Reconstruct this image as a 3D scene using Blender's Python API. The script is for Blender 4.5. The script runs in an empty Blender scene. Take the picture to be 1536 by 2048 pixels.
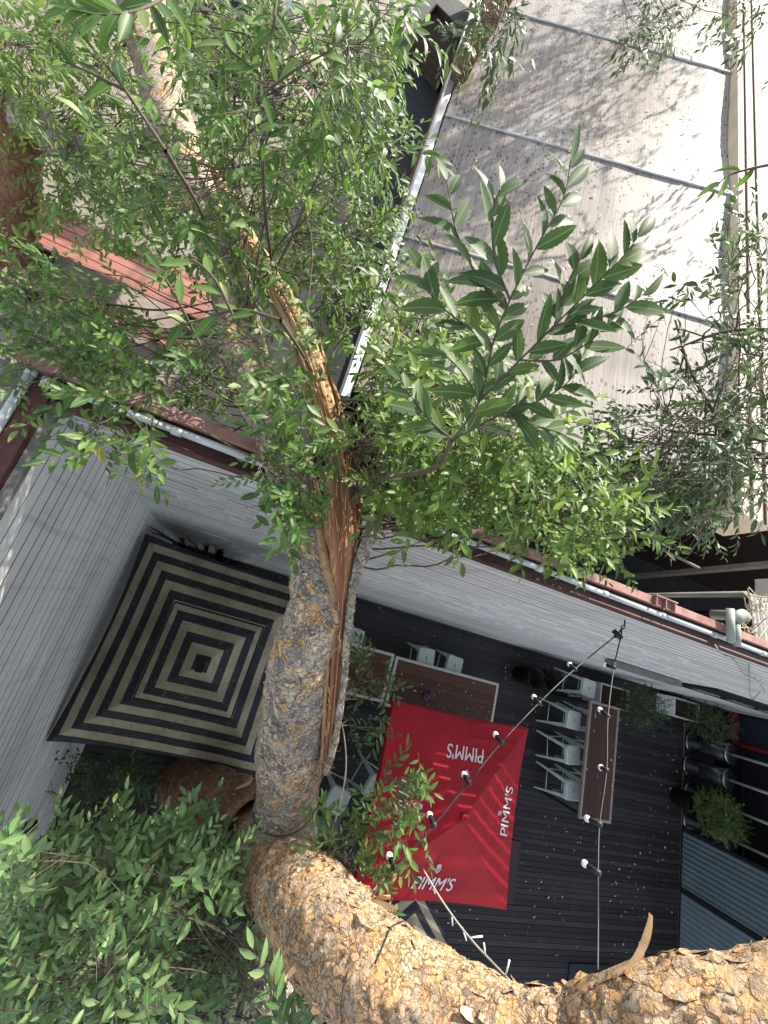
import bpy, math, random
import numpy as np
from mathutils import Vector, noise as mn

# ------------------------------------------------------------------ camera, sky, sun, exposure
SC = bpy.context.scene
COL = SC.collection
CAM_R = np.array([[0.89876832, 0.25371324, 0.35755432],
                  [0.33847169, -0.91989588, -0.19806183],
                  [0.27866183, 0.29903371, -0.91264803]])      # rows: image right, image down, view direction
CAM_P = np.array([1.076, -0.708, 7.5])
F_PX = 820.0
cam_data = bpy.data.cameras.new('camera')
cam = bpy.data.objects.new('camera', cam_data)
COL.objects.link(cam)
from mathutils import Matrix
m = Matrix.Identity(4)
for i in range(3):
    m[i][0] = CAM_R[0][i]; m[i][1] = -CAM_R[1][i]; m[i][2] = -CAM_R[2][i]; m[i][3] = CAM_P[i]
cam.matrix_world = m
cam_data.sensor_fit = 'AUTO'; cam_data.sensor_width = 36.0
cam_data.lens = F_PX / 2048 * 36.0
cam_data.clip_start = 0.02; cam_data.clip_end = 500
SC.camera = cam

SUN_DIR = Vector((0.80, 1.80, 1.05)).normalized()      # towards the sun
world = bpy.data.worlds.new('World'); SC.world = world; world.use_nodes = True
wn = world.node_tree.nodes; wl = world.node_tree.links
bg = wn['Background']
sky = wn.new('ShaderNodeTexSky'); sky.sky_type = 'NISHITA'; sky.sun_disc = False
sky.sun_elevation = math.asin(SUN_DIR.z)
sky.sun_rotation = math.atan2(SUN_DIR.x, SUN_DIR.y)
hs = wn.new('ShaderNodeHueSaturation'); hs.inputs['Saturation'].default_value = .42
wl.new(sky.outputs['Color'], hs.inputs['Color']); wl.new(hs.outputs['Color'], bg.inputs['Color'])
bg.inputs['Strength'].default_value = 0.15
sd = bpy.data.lights.new('sun', 'SUN'); sd.energy = 4.8; sd.angle = math.radians(0.53); sd.color = (1.0, 0.93, 0.82)
sun = bpy.data.objects.new('sun', sd); COL.objects.link(sun)
sun.rotation_euler = SUN_DIR.to_track_quat('Z', 'Y').to_euler()
SC.view_settings.view_transform = 'Standard'
SC.view_settings.look = 'None'
SC.view_settings.exposure = 1.35
SC.view_settings.gamma = 1.0

# ------------------------------------------------------------------ helpers
def ray(px, py):
    return CAM_R.T @ np.array([(px - 768) / F_PX, (py - 1024) / F_PX, 1.0])
def at(px, py, d): return CAM_P + ray(px, py) * d
def onz(px, py, z): r = ray(px, py); return CAM_P + r * ((z - CAM_P[2]) / r[2])
def ony(px, py, y): r = ray(px, py); return CAM_P + r * ((y - CAM_P[1]) / r[1])
def onx(px, py, x): r = ray(px, py); return CAM_P + r * ((x - CAM_P[0]) / r[0])
def depth(p): return float(CAM_R[2] @ (np.asarray(p) - CAM_P))

def tag(o, label=None, cat=None, group=None, kind=None):
    if label: o['label'] = label
    if cat: o['category'] = cat
    if group: o['group'] = group
    if kind: o['kind'] = kind
    return o
def thing(name, label, cat, loc=(0, 0, 0), rz=0.0, group=None):
    o = bpy.data.objects.new(name, None); COL.objects.link(o)
    o.location = [float(v) for v in loc]; o.rotation_euler = (0, 0, rz); o.empty_display_size = .1
    return tag(o, label, cat, group)

class MB:
    """collects shapes for ONE mesh"""
    def __init__(s): s.v = []; s.f = []; s.uv = {}
    def add(s, vs, fs):
        b = len(s.v); s.v += [tuple(map(float, v)) for v in vs]; s.f += [tuple(b + i for i in f) for f in fs]; return b
    def box(s, x0, x1, y0, y1, z0, z1):
        s.add([(x0, y0, z0), (x1, y0, z0), (x1, y1, z0), (x0, y1, z0), (x0, y0, z1), (x1, y0, z1), (x1, y1, z1), (x0, y1, z1)],
              [(0, 3, 2, 1), (4, 5, 6, 7), (0, 1, 5, 4), (1, 2, 6, 5), (2, 3, 7, 6), (3, 0, 4, 7)])
    def bar(s, a, b, w, h, up=(0, 0, 1), w2=None, h2=None):
        a = Vector(a); b = Vector(b); d = (b - a).normalized(); up = Vector(up)
        if abs(d.dot(up)) > .98: up = Vector((1, 0, 0))
        sx = d.cross(up).normalized(); sy = sx.cross(d).normalized()
        w2 = w if w2 is None else w2; h2 = h if h2 is None else h2
        vs = []
        for p, ww, hh in ((a, w, h), (b, w2, h2)):
            for i, j in ((-1, -1), (1, -1), (1, 1), (-1, 1)): vs.append(p + sx * (i * ww / 2) + sy * (j * hh / 2))
        s.add(vs, [(0, 1, 2, 3), (7, 6, 5, 4), (0, 4, 5, 1), (1, 5, 6, 2), (2, 6, 7, 3), (3, 7, 4, 0)])
    def tube(s, pts, r, n=8, cap=True):
        pts = [Vector(p) for p in pts]
        if not hasattr(r, '__len__'): r = [r] * len(pts)
        t0 = (pts[1] - pts[0]).normalized()
        u = t0.orthogonal().normalized(); vs = []; fs = []
        for i, p in enumerate(pts):
            t = (pts[min(i + 1, len(pts) - 1)] - pts[max(i - 1, 0)]).normalized()
            u = (u - t * u.dot(t)).normalized(); w = t.cross(u)
            for k in range(n):
                a = 2 * math.pi * k / n; vs.append(p + (u * math.cos(a) + w * math.sin(a)) * r[i])
        for i in range(len(pts) - 1):
            for k in range(n):
                k2 = (k + 1) % n; fs.append((i * n + k, i * n + k2, (i + 1) * n + k2, (i + 1) * n + k))
        if cap: fs.append(tuple(reversed(range(n)))); fs.append(tuple((len(pts) - 1) * n + k for k in range(n)))
        s.add(vs, fs)
    def lathe(s, prof, n=24, c=(0, 0, 0)):
        vs = []; fs = []
        for r, z in prof:
            for k in range(n):
                a = 2 * math.pi * k / n; vs.append((c[0] + r * math.cos(a), c[1] + r * math.sin(a), c[2] + z))
        for i in range(len(prof) - 1):
            for k in range(n):
                k2 = (k + 1) % n; fs.append((i * n + k, i * n + k2, (i + 1) * n + k2, (i + 1) * n + k))
        fs.append(tuple(reversed(range(n)))); fs.append(tuple((len(prof) - 1) * n + k for k in range(n)))
        s.add(vs, fs)
    def build(s, name, mat, parent=None, smooth=False, bevel=0, local=False):
        me = bpy.data.meshes.new(name)
        off = (0, 0, 0) if (parent is None or local) else root_loc(parent)
        me.from_pydata([(x - off[0], y - off[1], z - off[2]) for x, y, z in s.v], [], s.f)
        me.update()
        if mat: me.materials.append(mat)
        if smooth: me.polygons.foreach_set('use_smooth', [True] * len(me.polygons))
        o = bpy.data.objects.new(name, me); COL.objects.link(o)
        if parent: o.parent = parent
        if bevel:
            md = o.modifiers.new('bevel', 'BEVEL'); md.width = bevel; md.segments = 2; md.limit_method = 'ANGLE'
        return o
def root_loc(o):
    x = Vector((0, 0, 0))
    while o: x += Vector(o.location); o = o.parent
    return x
def np_mesh(name, verts, loops, starts, totals, mat, parent=None, smooth=False, attrs=None, uv=None):
    me = bpy.data.meshes.new(name)
    off = np.array(root_loc(parent)) if parent else np.zeros(3)
    verts = (np.asarray(verts, dtype=np.float64) - off).astype(np.float32)
    me.vertices.add(len(verts)); me.vertices.foreach_set('co', verts.ravel())
    me.loops.add(len(loops)); me.loops.foreach_set('vertex_index', np.asarray(loops, dtype=np.int32))
    me.polygons.add(len(starts)); me.polygons.foreach_set('loop_start', np.asarray(starts, dtype=np.int32))
    if smooth: me.polygons.foreach_set('use_smooth', np.ones(len(starts), dtype=bool))
    if uv is not None:
        l = me.uv_layers.new(name='UVMap'); l.data.foreach_set('uv', np.asarray(uv, dtype=np.float32)[np.asarray(loops)].ravel())
    me.update(calc_edges=True); me.validate()
    if mat: me.materials.append(mat)
    o = bpy.data.objects.new(name, me); COL.objects.link(o)
    if parent: o.parent = parent
    return o
def copy_tree(o, parent=None):
    c = o.copy(); COL.objects.link(c)
    if parent: c.parent = parent
    for ch in list(o.children): copy_tree(ch, c)
    return c

# ------------------------------------------------------------------ materials
MATS = {}
class NT:
    def __init__(s, name):
        s.m = bpy.data.materials.new(name); s.m.use_nodes = True; s.t = s.m.node_tree; s.n = s.t.nodes; s.b = s.n['Principled BSDF']; MATS[name] = s.m
        s.out = s.n['Material Output']
    def node(s, typ, ins=None, **kw):
        x = s.n.new(typ)
        for k, v in kw.items(): setattr(x, k, v)
        for k, v in (ins or {}).items():
            if isinstance(v, bpy.types.NodeSocket): s.t.links.new(v, x.inputs[k])
            else: x.inputs[k].default_value = v
        return x
    def link(s, a, b): s.t.links.new(a, b)
    def coord(s, scale=(1, 1, 1), out='Object'):
        tc = s.node('ShaderNodeTexCoord'); mp = s.node('ShaderNodeMapping', {'Vector': tc.outputs[out], 'Scale': scale}); return mp.outputs['Vector']
    def noise(s, vec, scale, detail=4, rough=.55): return s.node('ShaderNodeTexNoise', {'Vector': vec, 'Scale': scale, 'Detail': detail, 'Roughness': rough}).outputs['Fac']
    def ramp(s, fac, stops, interp='LINEAR'):
        r = s.node('ShaderNodeValToRGB', {'Fac': fac}); e = r.color_ramp; e.interpolation = interp
        while len(e.elements) < len(stops): e.elements.new(.5)
        for el, (p, c) in zip(e.elements, stops): el.position = p; el.color = (*c, 1) if len(c) == 3 else c
        return r.outputs['Color']
    def mix(s, fac, a, b, mode='MIX'):
        x = s.node('ShaderNodeMix', data_type='RGBA', blend_type=mode)
        for k, v in ((0, fac), (6, a), (7, b)):
            if isinstance(v, bpy.types.NodeSocket): s.link(v, x.inputs[k])
            else: x.inputs[k].default_value = (*v, 1) if isinstance(v, tuple) and len(v) == 3 else v
        return x.outputs[2]
    def math(s, op, a, b=0.0, c=None):
        d = {0: a, 1: b}
        if c is not None: d[2] = c
        return s.node('ShaderNodeMath', d, operation=op).outputs[0]
    def bump(s, h, strength, dist):
        b = s.node('ShaderNodeBump', {'Height': h, 'Strength': strength, 'Distance': dist}); s.link(b.outputs['Normal'], s.b.inputs['Normal']); return b
    def color(s, c):
        if isinstance(c, bpy.types.NodeSocket): s.link(c, s.b.inputs['Base Color'])
        else: s.b.inputs['Base Color'].default_value = (*c, 1)
    def set(s, **kw):
        for k, v in kw.items(): s.b.inputs[k.replace('_', ' ')].default_value = v
def plain(name, c1, c2, scale=6, rough=.6, bump=.15, dist=.004, spec=.4, metal=0, stretch=(1, 1, 1)):
    t = NT(name); v = t.coord(stretch); a = t.noise(v, scale, 5); b = t.noise(v, scale * 9, 3)
    f = t.math('ADD', t.math('MULTIPLY', a, .75), t.math('MULTIPLY', b, .35))
    t.color(t.ramp(f, [(.35, c1), (.72, c2)])); t.set(Roughness=rough, Metallic=metal); t.b.inputs['Specular IOR Level'].default_value = spec
    if bump: t.bump(b, bump, dist)
    return t.m

plain('concrete', (.15, .13, .108), (.30, .262, .22), 1.4, .85, .3)
plain('shade_grey', (.028, .029, .032), (.05, .052, .056), 5, .85, .4)
plain('dark_ground', (.012, .012, .013), (.03, .03, .03), 2, .9)
plain('fascia_brown', (.045, .02, .016), (.10, .042, .035), 8, .55, .3, spec=.3)
plain('flashing_red', (.19, .095, .08), (.36, .20, .17), 9, .6, .3)
plain('pipe_grey', (.36, .39, .39), (.54, .57, .57), 9, .6, .15)
plain('coping_grey', (.10, .095, .09), (.22, .21, .20), 20, .8, .4)
plain('white_paint', (.52, .53, .52), (.66, .67, .66), 5, .45, .1)
plain('stool_white', (.42, .48, .45), (.56, .62, .59), 6, .4, .1)
plain('frame_cream', (.38, .38, .32), (.50, .50, .43), 8, .5, .1)
plain('frame_tan', (.20, .155, .13), (.30, .235, .20), 10, .5, .1)
plain('groove_dark', (.012, .012, .012), (.03, .03, .028), 10, .9, .1)
plain('black_metal', (.006, .006, .007), (.016, .016, .017), 10, .5, .1)
plain('black_plastic', (.004, .004, .004), (.009, .009, .009), 10, .6, .1, spec=.2)
plain('black_wall', (.006, .006, .008), (.014, .014, .017), 3, .6, .2, spec=.2)
plain('navy_panel', (.008, .012, .022), (.014, .019, .03), 4, .5, .1)
plain('red_trim', (.14, .008, .006), (.20, .014, .01), 6, .5, .1)
plain('dark_red', (.02, .006, .006), (.045, .012, .01), 3, .8, .1)
plain('dark_beam', (.10, .095, .085), (.18, .17, .155), 6, .7, .2)
plain('soil', (.02, .014, .01), (.05, .035, .022), 30, .95, .6)
plain('corrugated_metal', (.075, .105, .125), (.11, .145, .165), 3, .45, .08, spec=.5)
plain('flat_metal', (.09, .12, .145), (.12, .155, .18), 3, .5, .08)
plain('cream_render', (.52, .41, .30), (.66, .54, .42), 3, .8, .25)
plain('rusty_gutter', (.16, .10, .075), (.30, .20, .15), 8, .8, .4)
plain('galvanised', (.42, .44, .45), (.62, .63, .63), 6, .35, .1, metal=.6)
plain('pipe_green', (.17, .19, .165), (.30, .32, .28), 9, .6, .2)
plain('cup_glaze', (.10, .11, .17), (.18, .19, .27), 9, .3, .05)
plain('steel', (.20, .205, .21), (.32, .325, .33), 6, .25, .05, metal=.95)
plain('timber_dark', (.035, .022, .016), (.075, .048, .035), 5, .75, .3, stretch=(8, 1, 8))
plain('cable_black', (.008, .008, .008), (.02, .02, .02), 20, .5, .1)
plain('cable_pale', (.22, .22, .19), (.36, .36, .32), 20, .5, .1)
plain('led_white', (.62, .66, .68), (.76, .8, .82), 20, .25, 0)
plain('bulb_frost', (.74, .73, .70), (.82, .81, .78), 8, .25, 0)
plain('strap_leaf', (.006, .018, .006), (.014, .035, .012), 8, .4, .1)
plain('yellow_leaf', (.34, .30, .20), (.60, .54, .40), 8, .6, .1)
plain('twig_bark', (.035, .026, .018), (.11, .085, .06), 30, .8, .3)
plain('pale_twig', (.30, .25, .16), (.48, .40, .27), 30, .7, .3)
plain('dirty_white', (.36, .36, .345), (.66, .66, .64), 5, .5, .2)

def wood(name, c1, c2, axis, plank, rough=.55, gap=.03, spec=.3):
    """planks: colour per plank, grain along axis, dark joints"""
    t = NT(name); tc = t.node('ShaderNodeTexCoord'); sp = t.node('ShaderNodeSeparateXYZ', {0: tc.outputs['Object']})
    across = sp.outputs['Y' if axis == 'x' else 'X']
    k = t.math('DIVIDE', across, plank); fl = t.math('FLOOR', k); fr = t.math('SUBTRACT', k, fl)
    rnd = t.node('ShaderNodeTexWhiteNoise', {'W': fl}, noise_dimensions='1D').outputs['Value']
    g = t.noise(t.coord((2, 40, 40) if axis == 'x' else (40, 2, 40)), 1.5, 5)
    f = t.math('ADD', t.math('MULTIPLY', rnd, .45), t.math('MULTIPLY', g, .6))
    col = t.ramp(f, [(.2, c1), (.85, c2)])
    edge = t.math('LESS_THAN', t.math('MINIMUM', fr, t.math('SUBTRACT', 1.0, fr)), gap)
    t.color(t.mix(edge, col, tuple(v * .15 for v in c1))); t.set(Roughness=rough); t.b.inputs['Specular IOR Level'].default_value = spec
    t.bump(t.math('SUBTRACT', g, edge), .25, .004)
    return t.m
wood('table_wood', (.045, .016, .008), (.10, .04, .02), 'x', .085)
wood('bar_wood', (.035, .012, .008), (.075, .028, .018), 'y', .09)
wood('red_timber', (.28, .115, .09), (.44, .225, .185), 'x', .14, .6, .03)
plain('brown_board', (.02, .012, .010), (.032, .018, .015), 6, .6, .1)

def deck_mat():
    t = NT('deck_paint'); geo = t.node('ShaderNodeNewGeometry')
    rnd = geo.outputs['Random Per Island']; n = t.noise(t.coord((1.2, 8, 8)), 3, 6); sc = t.noise(t.coord((1, 1, 1)), .9, 4)
    f = t.math('ADD', t.math('MULTIPLY', rnd, .35), t.math('ADD', t.math('MULTIPLY', n, .45), t.math('MULTIPLY', sc, .35)))
    t.color(t.ramp(f, [(.3, (.009, .0085, .009)), (.55, (.021, .020, .021)), (.75, (.036, .034, .034)), (.95, (.065, .06, .057))])); t.set(Roughness=.62)
    t.b.inputs['Specular IOR Level'].default_value = .3; t.bump(n, .25, .003)
deck_mat()

def board_mat(name, axis, k=1.0):
    """grey-white painted weatherboards, a little dirt, joint shade painted dark on the board ledges"""
    t = NT(name); geo = t.node('ShaderNodeNewGeometry'); rnd = geo.outputs['Random Per Island']
    sc = (.5, 1, 6) if axis == 'x' else (1, .5, 6)
    n = t.noise(t.coord(sc), 2.2, 6); n2 = t.noise(t.coord((1, 1, 1)), .8, 4); fine = t.noise(t.coord((1, 1, 1)), 60, 2)
    f = t.math('ADD', t.math('MULTIPLY', rnd, .2), t.math('ADD', t.math('MULTIPLY', n, .4), t.math('MULTIPLY', n2, .5)))
    col = t.ramp(f, [(.3, (.40 * k, .40 * k, .395 * k)), (.55, (.56 * k, .56 * k, .555 * k)), (.85, (.66 * k, .66 * k, .65 * k))])
    spot = t.math('LESS_THAN', t.noise(t.coord((1, 1, 2)), 26, 3), .275)
    col = t.mix(t.math('MULTIPLY', spot, .55), col, (.17, .16, .15))
    run = t.noise(t.coord((7, 7, .5)), 2.0, 5); col = t.mix(t.math('MULTIPLY', t.ramp(run, [(.52, (0, 0, 0)), (.72, (1, 1, 1))]), .35), col, (.25, .235, .21))      # rain-washed grime runs
    up = t.node('ShaderNodeSeparateXYZ', {0: geo.outputs['True Normal']}).outputs['Z']      # joint shade painted dark on the ledges between boards
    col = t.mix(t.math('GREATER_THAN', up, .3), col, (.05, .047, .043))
    t.color(col); t.set(Roughness=.55); t.b.inputs['Specular IOR Level'].default_value = .35; t.bump(fine, .12, .002)
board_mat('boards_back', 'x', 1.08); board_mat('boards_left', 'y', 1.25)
plain('sun_dash_paint', (.72, .72, .70), (.82, .82, .80), 9, .5, .1)  # colour of the sun dashes painted on the walls

def roof_mat():
    t = NT('roof_sheet'); v = t.coord()
    streak = t.noise(t.coord((14, .35, 1)), 3, 6); big = t.noise(t.coord((.5, .35, .5)), 1.3, 5); fine = t.noise(v, 55, 3)
    tc = t.node('ShaderNodeTexCoord'); sp = t.node('ShaderNodeSeparateXYZ', {0: tc.outputs['Object']})
    base = t.ramp(t.math('ADD', t.math('MULTIPLY', streak, .5), t.math('MULTIPLY', big, .6)), [(.36, (.10, .082, .07)), (.5, (.19, .160, .137)), (.7, (.30, .285, .27))])
    # sheet colour turns paler towards the high side
    pale_side = t.ramp(t.math('DIVIDE', t.math('SUBTRACT', sp.outputs['X'], 3.2), 2.6), [(.0, (0, 0, 0)), (.9, (1, 1, 1))])
    base = t.mix(t.math('MULTIPLY', pale_side, .6), base, (.34, .345, .34))
    vo = t.node('ShaderNodeTexVoronoi', {'Vector': t.coord((1, .55, 1)), 'Scale': 20.0, 'Randomness': 1.0})
    sizes = t.node('ShaderNodeSeparateColor', {0: vo.outputs['Color']})
    blot = t.noise(t.coord((1, .7, 1)), 1.6, 4)
    spot = t.math('LESS_THAN', vo.outputs['Distance'], t.math('MULTIPLY', t.math('MULTIPLY', sizes.outputs[0], .44), t.math('GREATER_THAN', blot, .44)))
    base = t.mix(t.math('MULTIPLY', spot, .85), base, (.06, .045, .034))
    t.color(base); t.set(Roughness=.58); t.b.inputs['Specular IOR Level'].default_value = .2
    t.bump(t.math('ADD', streak, t.math('MULTIPLY', fine, .3)), .12, .01)
roof_mat()

def bark_mat(name, stops, vs=9.0, crack=(.03, .02, .015), crk=.6, stretch=(1, 1, 1), isl=.35):
    t = NT(name); v = t.coord(stretch)
    w1 = t.node('ShaderNodeTexNoise', {'Vector': v, 'Scale': 6.0, 'Detail': 3.0}); w2 = t.node('ShaderNodeTexNoise', {'Vector': v, 'Scale': 28.0, 'Detail': 5.0, 'Roughness': .65})
    dv = t.node('ShaderNodeVectorMath', {0: v, 1: t.node('ShaderNodeVectorMath', {0: w1.outputs['Color'], 'Scale': .22}, operation='SCALE').outputs[0]}, operation='ADD').outputs[0]
    dv = t.node('ShaderNodeVectorMath', {0: dv, 1: t.node('ShaderNodeVectorMath', {0: w2.outputs['Color'], 'Scale': .075}, operation='SCALE').outputs[0]}, operation='ADD').outputs[0]
    geo = t.node('ShaderNodeNewGeometry')
    vo = t.node('ShaderNodeTexVoronoi', {'Vector': dv, 'Scale': vs}); cc = t.node('ShaderNodeSeparateColor', {0: vo.outputs['Color']})
    v2 = t.node('ShaderNodeTexVoronoi', {'Vector': dv, 'Scale': vs * 4.6}); c2 = t.node('ShaderNodeSeparateColor', {0: v2.outputs['Color']})
    f = t.math('FRACT', t.math('ADD', t.math('ADD', t.math('MULTIPLY', cc.outputs[0], .6), t.math('MULTIPLY', c2.outputs[0], .22)), t.math('MULTIPLY', geo.outputs['Random Per Island'], isl)))
    col = t.ramp(f, stops)
    fine = t.noise(v, 85, 6, .7); mid = t.noise(v, 16, 5); big = t.noise(v, 3.2, 4)
    col = t.mix(.6, col, t.ramp(fine, [(.3, (.34, .31, .28)), (.55, (1.0, .98, .95)), (.8, (1.35, 1.3, 1.25))]), 'MULTIPLY')
    e = t.node('ShaderNodeTexVoronoi', {'Vector': dv, 'Scale': vs * 4.6}, feature='DISTANCE_TO_EDGE').outputs['Distance']
    cr = t.ramp(t.math('ADD', e, t.math('MULTIPLY', t.math('SUBTRACT', mid, .42), .35)), [(.02, (1, 1, 1)), (.11, (0, 0, 0))])
    col = t.mix(t.math('MULTIPLY', t.math('MULTIPLY', cr, crk), t.math('MULTIPLY', t.math('ADD', big, .1), 1.3)), col, crack)
    fl2 = t.noise(t.coord(tuple(q * w for q, w in zip(stretch, (1, 1.5, .8)))), 34, 6, .7)
    col = t.mix(t.ramp(fl2, [(.36, (1, 1, 1)), (.46, (0, 0, 0))]), col, t.mix(.35, col, crack))
    col = t.mix(.45, col, t.ramp(big, [(.35, (.62, .62, .66)), (.65, (1.15, 1.12, 1.05))]), 'MULTIPLY')
    t.color(col); t.set(Roughness=.9); t.b.inputs['Specular IOR Level'].default_value = .2
    h = t.math('ADD', t.math('MULTIPLY', fine, .7), t.math('ADD', t.math('MULTIPLY', c2.outputs[1], .35), t.math('MULTIPLY', cr, -.5)))
    t.bump(h, 1.0, .012)
bark_mat('bark', [(0, (0.342, 0.307, 0.265)), (.2, (0.512, 0.453, 0.359)), (.34, (0.239, 0.222, 0.205)), (.48, (0.649, 0.529, 0.376)), (.6, (0.427, 0.393, 0.342)), (.72, (0.290, 0.273, 0.256)), (.82, (0.800, 0.461, 0.171)), (.87, (0.581, 0.495, 0.376)), (1, (0.342, 0.307, 0.265))], 8, (.06, .045, .038))
bark_mat('bark_warm', [(0, (0.488, 0.353, 0.229)), (.14, (0.615, 0.402, 0.211)), (.27, (0.424, 0.353, 0.264)), (.38, (0.594, 0.421, 0.290)), (.48, (0.636, 0.353, 0.150)), (.57, (0.466, 0.402, 0.299)), (.68, (0.382, 0.284, 0.202)), (.76, (0.636, 0.372, 0.167)), (.86, (0.551, 0.431, 0.299)), (.94, (0.360, 0.304, 0.238)), (1, (0.488, 0.353, 0.229))], 6.0, (.15, .065, .04), .6)
bark_mat('bark_red', [(0, (0.195, 0.105, 0.068)), (.3, (0.330, 0.180, 0.105)), (.55, (0.240, 0.135, 0.090)), (.8, (0.405, 0.240, 0.143)), (1, (0.195, 0.105, 0.068))], 10, (.04, .02, .013), .6, (1, 1, .3))
bark_mat('bark_pale', [(0, (.38, .35, .30)), (.3, (.50, .46, .40)), (.5, (.28, .26, .23)), (.75, (.54, .49, .42)), (.9, (.42, .31, .19)), (1, (.38, .35, .30))], 6, (.10, .085, .07), .45)

def torn_mat():
    t = NT('torn_wood'); uv = t.node('ShaderNodeTexCoord').outputs['UV']
    mp = t.node('ShaderNodeMapping', {'Vector': uv, 'Scale': (26.0, 1.2, 1.0)}).outputs[0]
    mp2 = t.node('ShaderNodeMapping', {'Vector': uv, 'Scale': (90.0, 3.0, 1.0)}).outputs[0]
    a = t.noise(mp, 1.0, 6, .6); b = t.noise(mp2, 1.0, 4); sp = t.node('ShaderNodeSeparateXYZ', {0: uv})
    base = t.ramp(a, [(.3, (.17, .07, .038)), (.48, (.34, .16, .085)), (.7, (.52, .30, .17))])
    blond = t.ramp(a, [(.3, (.30, .15, .07)), (.5, (.56, .37, .19)), (.75, (.72, .55, .33))])
    up = t.ramp(sp.outputs['Y'], [(.42, (0, 0, 0)), (.62, (1, 1, 1))])
    col = t.mix(up, base, blond)
    col = t.mix(.6, col, t.ramp(b, [(.3, (.35, .3, .26)), (.7, (1, 1, 1))]), 'MULTIPLY')
    t.color(col); t.set(Roughness=.8); t.b.inputs['Specular IOR Level'].default_value = .2
    t.bump(t.math('ADD', a, t.math('MULTIPLY', b, .5)), .9, .012)
torn_mat()
plain('torn_rim', (.28, .13, .07), (.52, .34, .18), 40, .9, .8, .01, stretch=(1, 1, 1))
plain('peel', (.55, .29, .12), (.78, .52, .28), 14, .75, .4)

def leaf_mat(name, stops, trans, tmix=.42, rough=.48):
    t = NT(name); geo = t.node('ShaderNodeNewGeometry'); r = geo.outputs['Random Per Island']
    col = t.ramp(r, stops)
    n = t.noise(t.coord(), 4, 3); col = t.mix(.45, col, t.ramp(n, [(.3, (.6, .7, .6)), (.7, (1.25, 1.2, 1.1))]), 'MULTIPLY')
    uv = t.node('ShaderNodeTexCoord').outputs['UV']; sp = t.node('ShaderNodeSeparateXYZ', {0: uv})
    ax = t.math('ABSOLUTE', t.math('SUBTRACT', sp.outputs['X'], .5))
    rib = t.math('LESS_THAN', ax, .035)
    vein = t.math('LESS_THAN', t.math('FRACT', t.math('ADD', t.math('MULTIPLY', sp.outputs['Y'], 9.0), t.math('MULTIPLY', ax, -3.5))), .10)
    k = t.math('MAXIMUM', t.math('MULTIPLY', rib, .55), t.math('MULTIPLY', vein, .16))
    col = t.mix(k, col, (.30, .38, .16))
    col = t.mix(geo.outputs['Backfacing'], col, t.mix(.5, col, (.22, .27, .16)))
    t.color(col); t.set(Roughness=rough); t.b.inputs['Specular IOR Level'].default_value = .38
    tr = t.node('ShaderNodeBsdfTranslucent', {'Color': t.mix(.5, col, (*trans, 1))})
    mx = t.node('ShaderNodeMixShader', {0: tmix, 1: t.b.outputs[0], 2: tr.outputs[0]})
    t.link(mx.outputs[0], t.out.inputs['Surface'])
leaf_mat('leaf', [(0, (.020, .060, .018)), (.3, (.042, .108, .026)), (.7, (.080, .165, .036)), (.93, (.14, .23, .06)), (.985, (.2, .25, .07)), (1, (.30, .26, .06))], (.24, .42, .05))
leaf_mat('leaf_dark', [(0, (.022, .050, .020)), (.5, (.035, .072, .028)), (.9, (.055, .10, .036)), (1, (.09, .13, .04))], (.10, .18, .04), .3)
leaf_mat('leaf_soft', [(0, (.045, .105, .036)), (.4, (.09, .18, .062)), (.8, (.145, .24, .09)), (.96, (.18, .26, .12)), (1, (.3, .3, .1))], (.26, .40, .10), .40, .42)
leaf_mat('leaf_near', [(0, (.030, .062, .024)), (.5, (.048, .095, .034)), (.9, (.075, .13, .042)), (1, (.10, .15, .03))], (.16, .30, .04), .38, .55)  # darker leaf copy, the near spray's backlit shade put into its colour
leaf_mat('leaf_bright', [(0, (.042, .11, .022)), (.5, (.085, .175, .032)), (.9, (.15, .24, .05)), (1, (.2, .26, .06))], (.34, .48, .06), .45)

def stripe_mat(name, half, edge0=.0):
    t = NT(name); tc = t.node('ShaderNodeTexCoord'); sp = t.node('ShaderNodeSeparateXYZ', {0: tc.outputs['Object']})
    r = t.math('MAXIMUM', t.math('ABSOLUTE', sp.outputs['X']), t.math('ABSOLUTE', sp.outputs['Y']))
    f = t.math('FRACT', t.math('DIVIDE', t.math('SUBTRACT', half, r), .155 * half))
    dark = t.math('LESS_THAN', f, .5)
    n = t.noise(t.coord(), 3, 6); fine = t.noise(t.coord(), 90, 2); spot = t.math('LESS_THAN', t.noise(t.coord(), 16, 4), .385)
    beige = t.ramp(n, [(.35, (.20, .175, .115)), (.7, (.36, .325, .235))]); navy = t.ramp(n, [(.35, (.018, .019, .023)), (.7, (.034, .036, .042))])
    col = t.mix(dark, beige, navy); col = t.mix(t.math('MULTIPLY', spot, .4), col, (.12, .09, .05))
    t.color(col); t.set(Roughness=.85); t.b.inputs['Specular IOR Level'].default_value = .2; t.bump(fine, .15, .002)
stripe_mat('stripe_fabric', 1.05)
def red_mat():
    t = NT('red_fabric'); n = t.noise(t.coord(), 2.2, 5); fine = t.noise(t.coord(), 120, 2)
    t.color(t.ramp(n, [(.3, (.25, .004, .010)), (.7, (.36, .008, .018))])); t.set(Roughness=.6); t.b.inputs['Specular IOR Level'].default_value = .22
    t.bump(fine, .1, .001)
red_mat()
plain('print_white', (.60, .56, .55), (.70, .66, .65), 20, .7, .05)
plain('print_red', (.27, .004, .014), (.36, .008, .022), 20, .7, 0)
M = MATS
R = random.Random(7)
NPR = np.random.RandomState(11)
NUP = np.array([0, 0, 1.])

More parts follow.
